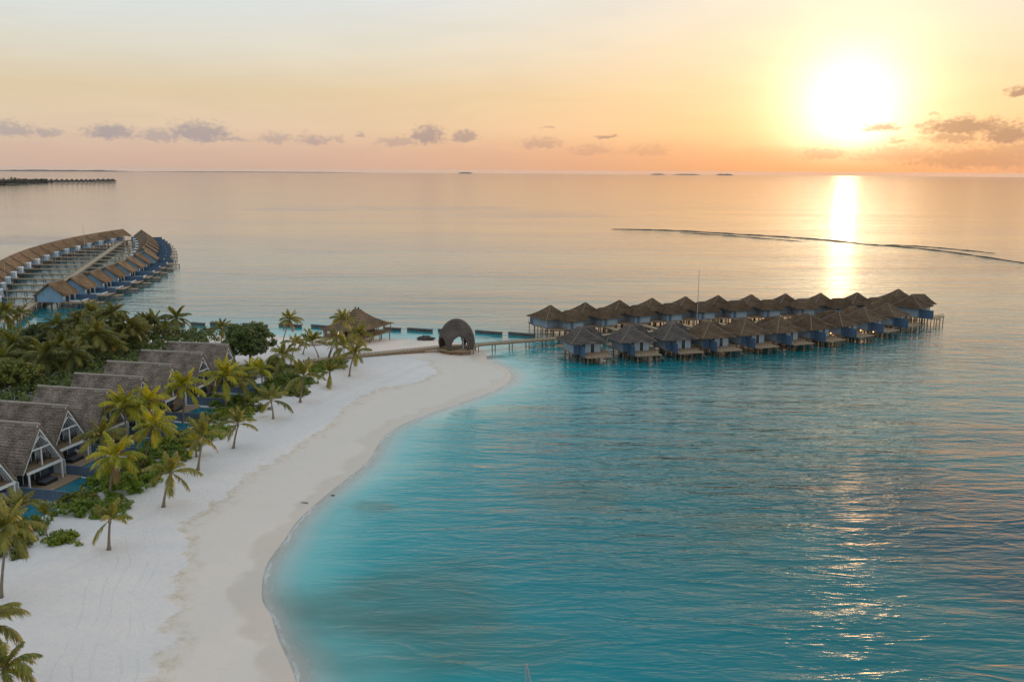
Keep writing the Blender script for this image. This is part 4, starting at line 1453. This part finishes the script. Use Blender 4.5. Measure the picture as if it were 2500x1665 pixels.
YG = 'young palms planted on the beach'
YOUNG = [  # base, crown, frond length, label
    ((266, 1341), (268, 1275), 3.3, 'young beach palm alone on the near sand, one rusty drooping frond'),
    ((399, 1237), (417, 1160), 4.0, 'leaning young palm on bare sand with a long frond reaching right'),
    ((483, 1147), (495, 1070), 4.2, 'young palm with brown splayed fronds on sand beside green shrubs'),
    ((570, 1094), (581, 1040), 3.6, 'small sparse palm on the sand right of the flat green shrub bed'),
    ((667, 1022), (662, 982), 4.2, 'short stubby young palm with wide arching fronds on the sand'),
    ((733, 982), (742, 922), 4.6, 'bushy beach palm midway along the sand with drooping right fronds'),
    ((799, 945), (805, 914), 4.2, 'small palm with two long low fronds, second last on the sand'),
    ((853, 919), (864, 868), 4.4, 'last leaning palm on open sand before the boardwalk'),
]
for i, (b, c, L, lab) in enumerate(YOUNG):
    palm_px(b, c, 'olive', L, (6, 3, 1 + i % 2, 1), lab, YG, .17, 50 + i, dry=1.5 if i in (0, 2) else .5)
SPIT = [
    ((688, 852), (707, 783), 3.6, (5, 7, 5, 3), 'palm behind the dark round tree, crown against the breakwater water'),
    ((709, 897), (721, 842), 3.6, (4, 5, 3, 1), 'slim palm with sparse fronds right of the dark round tree'),
    ((673, 933), (690, 872), 4.0, (4, 6, 4, 2), 'pale-trunked palm leaning over shrubs below the dark round tree'),
    ((778, 872), (762, 838), 4.4, (7, 3, 1, 0), 'young palm with upright bundled fronds left of restaurant ramp'),
    ((801, 876), (838, 783), 3.6, (5, 7, 5, 2), 'tall leaning palm whose crown stands before the restaurant roof'),
    ((840, 902), (840, 850), 4.6, (4, 4, 3, 2), 'palm with hanging fronds in front of restaurant, over the green bed'),
    ((876, 866), (878, 818), 3.8, (5, 5, 3, 2), 'palm at the right corner of the restaurant'),
    ((802, 880), (823, 832), 3.6, (3, 4, 3, 1), 'thin leaning palm just before the restaurant entrance'),
    ((740, 865), (748, 838), 3.0, (4, 3, 2, 0), 'small palm on white sand between restaurant and round tree'),
]
for i, (b, c, L, cn, lab) in enumerate(SPIT):
    palm_px(b, c, 'olive', L, cn, lab, 'palms around the restaurant', .14, 80 + i)
GG = 'golden garden palms before the A-frame villas'
GARDEN = [
    ((312, 1092), (303, 998), 4.4, (6, 8, 6, 4), 'large golden palm with the widest crown in front of grey roofs'),
    ((374, 1085), (364, 985), 4.2, (5, 7, 5, 3), 'golden palm just right of the widest crown, fronds overlapping it'),
    ((351, 1142), (373, 1046), 4.0, (5, 7, 5, 4), 'yellow-green palm with pale leaning trunk above the garden shrubs'),
    ((268, 1212), (283, 1120), 4.4, (5, 7, 5, 4), 'bright golden palm with long hanging fronds before the nearest pools'),
    ((247, 1158), (250, 1070), 4.2, (4, 6, 5, 2), 'darker palm behind the bright golden one, beside the second terrace'),
    ((447, 1035), (450, 948), 4.4, (7, 7, 5, 4), 'golden palm with an orange-tipped top before the middle gables'),
    ((552, 1000), (548, 922), 4.6, (7, 6, 4, 4), 'tall upright golden palm with downswept fronds by the far pools'),
    ((600, 985), (583, 925), 4.4, (4, 6, 4, 3), 'brownish palm with curling fronds beside the upright golden palm'),
    ((640, 950), (638, 905), 3.6, (4, 6, 4, 1), 'low yellow palm amid shrubs right of the farthest A-frame villa'),
    ((610, 945), (618, 908), 3.4, (4, 5, 3, 1), 'small golden palm tucked under the farthest white gable'),
    ((480, 1115), (478, 1085), 3.2, (4, 4, 3, 0), 'short palm rising from shrubs behind the brown splayed palm'),
]
for i, (b, c, L, cn, lab) in enumerate(GARDEN):
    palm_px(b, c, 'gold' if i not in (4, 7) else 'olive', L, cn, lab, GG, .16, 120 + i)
GROVE = [
    ((30, 925), (33, 845), 4.8, 'grove palm nearest the left edge, above the grey roofs'),
    ((112, 950), (112, 872), 4.8, 'bright green palm low in the grove behind the third grey roof'),
    ((174, 946), (178, 868), 4.6, 'grove palm with slender pale bent trunk above a grey roof'),
    ((253, 912), (234, 820), 5.2, 'large dark palm at the heart of the grove'),
    ((195, 880), (192, 792), 4.6, 'dark palm left of the large heart-of-grove palm'),
    ((222, 862), (220, 768), 4.6, 'tallest palm of the grove against the turquoise water'),
    ((248, 880), (247, 790), 4.6, 'grove palm with crown just right of the tallest one'),
    ((293, 878), (296, 806), 5.0, 'wide grove palm with long hanging fronds over a grey ridge'),
    ((345, 872), (330, 812), 4.4, 'low yellowish grove palm drooping over the middle roofs'),
    ((352, 855), (352, 790), 4.4, 'grove palm second from right, crown against the water'),
    ((375, 850), (377, 792), 4.6, 'right-hand grove palm with crown at the breakwater level'),
    ((435, 845), (431, 780), 4.4, 'lone tall palm between the grove and the far A-frame villa'),
    ((412, 855), (414, 832), 3.0, 'small palm just left of the lone tall palm'),
    ((13, 850), (13, 768), 4.6, 'grove palm at the left edge against the lagoon villas'),
    ((50, 850), (49, 770), 3.6, 'narrow yellowish palm beside the start of the lagoon boardwalk'),
    ((150, 905), (148, 850), 4.4, 'mid-grove palm between the two leafy trees'),
    ((305, 880), (276, 770), 4.4, 'grove palm whose crown shows between the tallest and the wide one'),
    ((540, 845), (540, 805), 3.6, 'palm half hidden behind the left of the dark round tree'),
    ((75, 930), (72, 862), 4.6, 'low dark palm between left-edge palm and leafy tree'),
    ((320, 880), (318, 800), 4.6, 'grove palm just right of the wide one, fronds mingling with it'),
    ((205, 915), (206, 838), 4.8, 'grove palm just left of and below the large heart-of-grove palm'),
    ((268, 905), (268, 842), 4.4, 'low grove palm right of and below the large heart-of-grove palm'),
    ((142, 880), (140, 800), 4.4, 'grove palm right of the broad dark tree'),
    ((398, 858), (396, 812), 4.0, 'short palm between the right-hand grove palm and the lone tall palm'),
    ((8, 945), (6, 880), 4.6, 'palm at the very left edge above the nearest grey roofs'),
]
for i, (b, c, L, lab) in enumerate(GROVE):
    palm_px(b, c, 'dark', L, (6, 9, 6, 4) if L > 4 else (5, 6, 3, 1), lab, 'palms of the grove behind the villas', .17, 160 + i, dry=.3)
NEARP = [
    ((2, 1458), (20, 1292), 3.6, (6, 8, 6, 3), 'big near palm at the left edge overhanging the sand'),
    ((-62, 1700), (-40, 1532), 4.2, (5, 7, 5, 2), 'palm leaning in from the left edge with fronds over near sand'),
    ((10, 1815), (12, 1640), 3.2, (6, 6, 4, 2), 'palm crown at the bottom left corner'),
    ((114, 1307), (108, 1262), 2.6, (8, 1, 0, 0), 'tall thin palm sapling beside the near palm at left'),
    ((40, 1300), (45, 1245), 3.2, (6, 4, 2, 0), 'young palm behind the big near palm below the nearest terrace'),
]
for i, (b, c, L, cn, lab) in enumerate(NEARP):
    palm_px(b, c, 'olive' if i != 2 else 'dark', L, cn, lab, 'near palms at the left edge', .15 if i != 3 else .08, 220 + i)


# ------------------------------------------------------------------ broadleaf trees and shrubs
def leaf_cloud(clumps, per, size, rad, seed, flat=.6):
    r = np.random.default_rng(seed); V, Fc = [], []
    cs = np.asarray(clumps, float)
    n = len(cs) * per
    c = np.repeat(cs, per, 0)
    d = r.normal(size=(n, 3)); d /= np.linalg.norm(d, axis=1)[:, None]
    rr_ = rad * r.uniform(.25, 1, n) ** .6
    p = c + d * rr_[:, None] * [1, 1, .75]
    nn = d * .8 + r.normal(size=(n, 3)) * .5 + [0, 0, .6]
    nn /= np.linalg.norm(nn, axis=1)[:, None]
    t1 = np.cross(nn, r.normal(size=(n, 3))); t1 /= np.linalg.norm(t1, axis=1)[:, None]
    t2 = np.cross(nn, t1)
    s = size * r.uniform(.7, 1.35, n)[:, None]
    A = p - t1 * s; B = p + t2 * s * .5 - nn * s * .08; Cc = p + t1 * s; Dd = p - t2 * s * .5 - nn * s * .08
    verts = np.stack([A, B, Cc, Dd], 1).reshape(-1, 3)
    return verts, n


def leaf_object(name, verts, n, mat, parent):
    me = bpy.data.meshes.new(name)
    me.vertices.add(len(verts)); me.vertices.foreach_set('co', verts.astype(np.float32).ravel())
    me.loops.add(4 * n); me.loops.foreach_set('vertex_index', np.arange(4 * n, dtype=np.int32))
    me.polygons.add(n); me.polygons.foreach_set('loop_start', np.arange(0, 4 * n, 4, dtype=np.int32))
    me.update(calc_edges=True)
    me.materials.append(mat)
    return inst(name, me, parent)


def tree(base, w_, h_, mat, label, seed, trunk_h=.35, lobes=7, per=55, size=.30, group=None):
    r = random.Random(seed)
    t = empty('leafy_tree', base)
    th = h_ * trunk_h
    mb = MB().tube([(0, 0, -.1), (.1, .05, th * .6), (0, 0, th), (.1, 0, h_ * .7)], [w_ * .035, w_ * .027, w_ * .024, w_ * .008], 8)
    clumps = []
    for i in range(lobes):
        a = 6.283 * i / lobes + r.uniform(-.3, .3); ra = w_ * .27 * r.uniform(.7, 1.15)
        cz = h_ * r.uniform(.45, .72)
        if i == 0:
            ra, cz = 0, h_ * .74
        c = Vector((ra * math.cos(a), ra * math.sin(a), cz))
        mb.tube([(0, 0, th * .9), c * .55 + Vector((0, 0, th * .35)), c], [w_ * .016, w_ * .011, w_ * .004], 6)
        lr = w_ * r.uniform(.18, .25)
        for k in range(34):
            d = Vector((r.gauss(0, 1), r.gauss(0, 1), r.gauss(.25, 1))).normalized()
            clumps.append(c + Vector((d.x, d.y, d.z * .72)) * lr * r.uniform(.75, 1.08))
    mb.build('trunk', M['treebark'], t, smooth=True)
    v, n = leaf_cloud([tuple(c) for c in clumps], per, size, w_ * .055 + .18, seed)
    leaf_object('crown', v, n, mat, t)
    tag(t, label, 'tree', group)
    return t


TG = 'leafy trees behind the villas'


def tree_px(b, wpx, top, mat, label, seed, **kw):
    p = S(b[0], b[1], 1.2); p.z = gz(p.x, p.y) - .1
    w_ = wpx * p.y / F * 1.02
    h_ = z_for(p.x, p.y, top) - p.z
    return tree(p, w_, h_, mat, label, seed, group=TG, **kw)


tree_px((612, 895), 142, 783, M['leaf_dark'], 'big dark round broadleaf tree beside the farthest A-frame villa', 300, lobes=9, trunk_h=.28)
tree_px((100, 870), 105, 786, M['leaf_dark'], 'broad dark tree in the grove, left of the tallest palms', 301, lobes=8)
tree_px((42, 985), 135, 868, M['leaf_mid'], 'leafy green tree at the left edge above the grey roofs', 302, lobes=9)
tree_px((150, 930), 70, 850, M['leaf_dark'], 'small dark tree in the middle of the grove', 303, lobes=6)
tree_px((320, 880), 90, 822, M['leaf_dark'], 'dark low tree under the right-hand grove palms', 304, lobes=7)
tree_px((215, 925), 95, 850, M['leaf_dark'], 'dark tree filling the grove below the large palm', 305, lobes=7)
tree_px((8, 900), 90, 792, M['leaf_mid'], 'yellowish tree at the left edge below the lagoon villas', 306, lobes=7)
tree_px((92, 985), 60, 905, M['leaf_dark'], 'dark columnar tree behind the second grey roof', 307, lobes=5)
tree_px((670, 905), 40, 868, M['leaf_mid'], 'small bushy tree at the foot of the big round tree', 308, lobes=5)
tree_px((270, 860), 80, 800, M['leaf_dark'], 'dark tree behind the wide grove palm', 309, lobes=6)


def shrub(cpx, wpx, hpx_, hgt, mat, label, seed, per=40, size=.22, n=None, group='shrub beds at the back of the beach'):
    """bed of shrubs: centre and half extents in photo pixels; grows as one clump"""
    r = random.Random(seed)
    c = S(cpx[0], cpx[1], 1.2)
    rx = wpx * c.y / F; ry = abs(S(cpx[0], cpx[1] - hpx_, 1.2).y - c.y) * .8
    t = empty('shrub', (c.x, c.y, gz(c.x, c.y)))
    n = n or int(min(240, 18 + rx * ry * 4.6))
    cl = []; mb = MB()
    for i in range(n):
        a = r.uniform(0, 6.283); q = math.sqrt(r.random()) * (1.0 if r.random() < .8 else 1.25) * (1 + .22 * math.sin(3 * a + seed) + .12 * math.sin(7 * a))
        x, y = rx * q * math.cos(a), ry * q * math.sin(a)
        z = hgt * max(.25, 1 - .5 * q * q) * r.uniform(.2, 1.05) * (1.45 if r.random() < .1 else 1)
        dz = gz(c.x + x, c.y + y) - gz(c.x, c.y)
        cl.append((x, y, z + dz))
        if i % 6 == 0:
            mb.tube([(x * .93, y * .93, dz - .1), (x, y, z + dz)], [.03, .012], 5, False)
    mb.build('stem', M['treebark'], t)
    v, k = leaf_cloud(cl, per, size, .55, seed)
    leaf_object('foliage', v, k, mat, t)
    tag(t, label, 'shrub', group)


SHRUBS = [
    ((330, 1165), 50, 22, 1.5, 'leaf_mid', 'yellow-green shrubs between the golden palm trunks and the bare sand'),
    ((430, 1120), 34, 14, 1.1, 'leaf_bush', 'low shrubs just left of the brown splayed palm on the sand'),
    ((545, 985), 44, 16, 1.3, 'leaf_bush', 'shrubs by the pool under the upright golden palm'),
    ((610, 1000), 34, 12, .9, 'leaf_mid', 'low clump left of the stubby palm'),
    ((745, 935), 26, 10, .8, 'leaf_bush', 'small clump right of the dark green shrub mound'),
    ((190, 1225), 36, 16, 1.3, 'leaf_mid', 'shrub growing over the corner of the nearest pool'),
    ((228, 1246), 92, 26, 1.2, 'leaf_bush', 'wide green shrub bed behind the near lone beach palm'),
    ((300, 1195), 80, 34, 1.6, 'leaf_bush', 'dense shrub bed around the trunks of the golden palms'),
    ((255, 1180), 45, 22, 1.4, 'leaf_bush', 'shrubs at the end of the second garden wall'),
    ((350, 1130), 40, 26, 1.6, 'leaf_bush', 'dark shrubs under the yellow-green palm'),
    ((400, 1100), 62, 22, 1.5, 'leaf_bush', 'loose shrubs beside the third pool, left of the brown palm'),
    ((455, 1080), 50, 26, 1.7, 'leaf_mid', 'yellowish shrubs around the foot of the brown splayed palm'),
    ((395, 1150), 34, 16, 1.0, 'leaf_bush', 'small shrub clump behind the leaning beach palm'),
    ((572, 1010), 58, 15, .7, 'leaf_bright', 'flat bright green shrub bed on the sand'),
    ((520, 1060), 44, 20, 1.1, 'leaf_bush', 'shrubs left of the small sparse palm'),
    ((505, 1030), 40, 14, 1.0, 'leaf_mid', 'low shrubs just left of the flat bright bed'),
    ((690, 940), 46, 24, 1.7, 'leaf_bush', 'dark green shrub mound below the round tree'),
    ((650, 965), 40, 16, 1.2, 'leaf_bush', 'shrubs between the far pool and the stubby palm'),
    ((720, 960), 34, 14, 1.0, 'leaf_mid', 'low shrubs at the foot of the bushy beach palm'),
    ((814, 892), 34, 12, 1.0, 'leaf_bush', 'green bed beside the boardwalk before the restaurant'),
    ((770, 905), 28, 10, .8, 'leaf_bright', 'small bright clump left of the boardwalk bed'),
    ((620, 915), 60, 16, 2.0, 'leaf_dark', 'dark thicket at the foot of the big round tree'),
    ((585, 985), 36, 14, 1.2, 'leaf_bush', 'shrubs by the far garden wall'),
    ((152, 1320), 40, 16, .9, 'leaf_bright', 'sparse yellow-green seedlings on sand near the left palm'),
    ((60, 1300), 55, 26, 1.5, 'leaf_bush', 'shrubs under the big near palm at the left edge'),
    ((20, 1345), 50, 26, 1.2, 'leaf_mid', 'undergrowth at the left edge around the near palm trunk'),
    ((700, 905), 44, 10, .9, 'leaf_mid', 'thin green patch on the sand behind the pale-trunked palm'),
]
for i, (c, wx, hy, hg, mt, lab) in enumerate(SHRUBS):
    shrub(c, wx, hy, hg, M[mt], lab, 400 + i, n=26 if 'seedlings' in lab else None)
# undergrowth below the grove: too dense to count
r_ = np.random.default_rng(5)
cl = []
for _ in range(3200):
    u, v_ = r_.uniform(0, 1), r_.uniform(0, 1)
    x = -135 + 62 * u; y = 140 + 88 * v_
    if x > -88 + (y - 130) * .18:
        continue
    cl.append((x, y, gz(x, y) + r_.uniform(.3, 1) ** .6 * 4.2))
v, k = leaf_cloud(cl, 22, .34, .9, 77)
ug = leaf_object('undergrowth', v, k, M['leaf_dark'], None)
tag(ug, 'dark undergrowth covering the ground below the palm grove', kind='stuff')

# ------------------------------------------------------------------ rock and drift on the sand
def lump(name, p, rx, ry, rz_, mat, label, cat, seed, n=60):
    r = random.Random(seed); import bmesh
    bm = bmesh.new(); bmesh.ops.create_icosphere(bm, subdivisions=3, radius=1)
    for v in bm.verts:
        d = v.co.normalized()
        k = 1 + .22 * math.sin(d.x * 5 + seed) * math.cos(d.y * 6 + seed * 2) + .15 * math.sin(d.z * 9 + d.x * 7) + r.uniform(-.05, .05)
        v.co = Vector((d.x * rx * k, d.y * ry * k, d.z * rz_ * k))
    me = bpy.data.meshes.new(name); bm.to_mesh(me); bm.free(); me.materials.append(mat)
    o = inst(name, me, None, p)
    tag(o, label, cat)


p = D(978, 778, .4); lump('rock', (p.x, p.y, .35), 2.2, 1.2, .75, M['rock'], 'dark low rock at the back edge of the sand spit', 'rock', 3)
p = D(765, 1137, .1); lump('driftwood', (p.x, p.y, gz(p.x, p.y) + .06), .28, .14, .13, M['treebark'], 'small dark drift lump at the water line halfway up the bay', 'driftwood', 5)
p = D(700, 1156, .1); lump('driftwood', (p.x, p.y, gz(p.x, p.y) + .04), .5, .1, .07, M['treebark'], 'thin dark drift stick on wet sand above the foam', 'driftwood', 6)

# ------------------------------------------------------------------ reef line far out on the right
def reef(pix, wdt, label, seed, hgt=.45):
    line = smooth_line([tuple(D(x, y, 0)[:2]) for x, y in pix], 14)
    r = random.Random(seed); mb = MB(); o = 0; n = len(line); sec = 5
    for i, q in enumerate(line):
        a = line[min(i + 1, n - 1)] - line[max(i - 1, 0)]; a = a / np.hypot(*a); s = np.array([-a[1], a[0]])
        taper = min(1, i / 6, (n - 1 - i) / 6) * (.6 + .4 * math.sin(i * .35 + seed) ** 2) + .05
        for k in range(sec):
            u = k / (sec - 1) * 2 - 1
            zz_ = -.35 if abs(u) == 1 else hgt * taper * (1 - u * u * .6) * r.uniform(.6, 1.3)
            mb.v.append((q[0] + s[0] * u * wdt * taper, q[1] + s[1] * u * wdt * taper, zz_))
    for i in range(n - 1):
        for k in range(sec - 1):
            a = i * sec + k
            mb.f.append((a, a + 1, a + sec + 1, a + sec))
    ob = mb.build('reef', M['rock'])
    tag(ob, label, 'reef')


reef([(1405, 527), (1500, 529), (1580, 532), (1700, 539), (1800, 545), (1895, 552), (1985, 561)], 2.0, 'long dark reef edge left of the sun glitter', 1, .55)
reef([(1960, 560), (2060, 567), (2160, 577), (2260, 591), (2372, 608)], 1.5, 'reef edge curving right from the sun glitter to the frame edge', 2, .45)
reef([(2030, 563), (2110, 566.5), (2200, 574), (2290, 583)], 1.4, 'shorter reef strip lying just behind the right reef edge', 3, .35)
reef([(1560, 535), (1640, 540), (1740, 547.5), (1850, 556)], 1.2, 'faint thin reef strip in front of the long dark reef', 4, .35)

# ------------------------------------------------------------------ far island with trees and villas, and islets on the horizon
def sea_at(x, y):
    return S(x, y, 0)


def drop(p):
    return -(p.x ** 2 + p.y ** 2) / (2 * RE)


a, b = sea_at(-60, 452), sea_at(100, 446.5)
isl = MB(); n = 24
for i in range(n + 1):
    q = a.lerp(b, i / n)
    for k, (dy, dz) in enumerate(((-60, -.8), (-25, .8), (60, 1.5), (160, -.8))):
        isl.v.append((q.x, q.y + dy * (1 - .8 * (i / n) ** 3) + 20, drop(q) + dz))
for i in range(n):
    for k in range(3):
        s = i * 4 + k
        isl.f.append((s, s + 4, s + 5, s + 1))
tag(isl.build('far_island_ground', M['far_sand']), 'low sandy ground of the far wooded island', kind='structure')
r_ = np.random.default_rng(9)
cl = []
for i in range(520):
    u = r_.uniform(0, .93); q = a.lerp(b, u)
    hmax = 17 * (.75 + .35 * math.sin(u * 23) * math.sin(u * 61)) * (1 - .35 * u)
    cl.append((q.x + r_.uniform(-8, 8), q.y + r_.uniform(10, 90), drop(q) + r_.uniform(1, hmax)))
v, k = leaf_cloud(cl, 14, 2.2, 3.6, 78)
tag(leaf_object('treeline', v, k, M['far_green'], None), 'dark line of palms and trees covering the far island', kind='stuff')


def far_villa(p, sz, label, long_=1.0):
    t = empty('far_villa', (p.x, p.y, drop(p)))
    MB().box(-sz * .42 * long_, sz * .42 * long_, -sz * .42, sz * .42, 1.4, 4.4).build('wall', M['far_wall'], t)
    hip_roof(MB(), sz * .62 * long_, sz * .62, .3 + (long_ - 1) * sz * .55, .3, 4.1, 4.1 + sz * .52, n=3, curve=.3, seg=3, seed=2).build('roof', M['far_roof'], t)
    MB().box(-sz * .55 * long_, sz * .55 * long_, -sz * .6, sz * .6, .9, 1.39).build('deck', M['far_wall'], t)
    for s in (-1, 1):
        MB().box(s * sz * .4 - .4, s * sz * .4 + .4, -sz * .5, -sz * .4, -3, .9).build('piling', M['far_roof'], t)
    tag(t, label, 'villa', 'tiny villas of the far island')


R2 = lambda x, y: S(x / 5.607, 400 + y / 5.607, 0)
tag_ = 0
for i, x in enumerate([705, 778, 850, 920, 988, 1055, 1118, 1180, 1237, 1285]):
    far_villa(R2(x, 256), 14, f'tiny far villa with peaked roof, {ORD[i + 1]} from the wooded end of its row')
for i, x in enumerate([1345, 1415, 1485, 1545]):
    far_villa(R2(x, 252), 13, f'tiny far villa in the merged seaward end of its row, {ORD[i + 1]} from the peaked ones', 1.35)
for i, x in enumerate([560, 620]):
    far_villa(R2(x, 258), 13, ('low far house beside the trees of the far island', 'low far house at the end of the trees, before the row')[i], 1.3)


def isle(x0, x1, y, hgt, label, seed, ysh=0.0):
    a, b = S(x0, y, 0), S(x1, y, 0)
    r = random.Random(seed); mb = MB(); n = 26
    dist = 16000.0
    ra, rb = ray(x0, y), ray(x1, y)
    pa, pb = Vector((ra.x, ra.y, 0)).normalized() * dist, Vector((rb.x, rb.y, 0)).normalized() * dist
    dn = Vector((pa.x, pa.y, 0)).normalized()
    for i in range(n + 1):
        q = pa.lerp(pb, i / n); z = drop(q)
        h_ = hgt * min(1, 4 * i / n + .1, 4 * (1 - i / n) + .1) * r.uniform(.7, 1.1)
        for off_, zz_ in ((0, -4), (30, h_), (250, h_ * .9), (320, -4)):
            mb.v.append((q.x + dn.x * off_, q.y + dn.y * off_, z + zz_))
    for i in range(n):
        for k in range(3):
            s = i * 4 + k
            mb.f.append((s, s + 4, s + 5, s + 1))
    tag(mb.build('islet', M['isle']), label, 'islet', 'islets on the horizon')


isle(1117, 1155, 420, 26, 'dark thin islet on the horizon above the arched pavilion', 1)
isle(1588, 1625, 423, 22, 'faint islet on the horizon, left of the pair below the sun side', 2)
isle(1640, 1712, 423, 20, 'longer faint islet on the horizon, middle of three', 3)
isle(1746, 1792, 424, 26, 'darker islet on the horizon, right one of three', 4)
isle(-40, 330, 412, 24, 'long low hazy island on the horizon at far left', 5)
isle(330, 900, 415, 10, 'very low hazy strip of land on the horizon right of the far-left island', 6)

# added glowing drums for orange glints on decks at the pier's far end
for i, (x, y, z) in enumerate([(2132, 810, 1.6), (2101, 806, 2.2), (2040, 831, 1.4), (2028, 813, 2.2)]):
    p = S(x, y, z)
    t = empty('deck_glint', (p.x, p.y, z - .2))
    MB().tube([(0, 0, 0), (0, 0, .34)], [.16, .16], 8).build('glint_body', M['lamp'], t)  # borrows the restaurant lamp's glow for the glint
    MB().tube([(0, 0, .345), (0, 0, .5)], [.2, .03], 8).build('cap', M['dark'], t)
    tag(t, f'small glowing drum added for an orange glint at the near-row decks, {ORD[i + 1]} from the pier end', 'lantern', 'added orange glints at the pier end')

# ------------------------------------------------------------------ the evening haze over the sea
def haze(density):
    m = bpy.data.materials.new('evening_haze'); m.use_nodes = True
    nt = m.node_tree; nt.nodes.remove(nt.nodes['Principled BSDF'])
    v = nt.nodes.new('ShaderNodeVolumePrincipled')
    v.inputs['Color'].default_value = (0.90, 0.90, 0.92, 1)
    v.inputs['Density'].default_value = density
    v.inputs['Anisotropy'].default_value = 0.35
    nt.links.new(v.outputs[0], nt.nodes['Material Output'].inputs['Volume'])
    o = MB().box(-42000, 42000, -42000, 42000, -125, 49).build('haze', m)
    tag(o, 'thin evening haze lying over the sea', kind='stuff')


haze(1.7e-5)
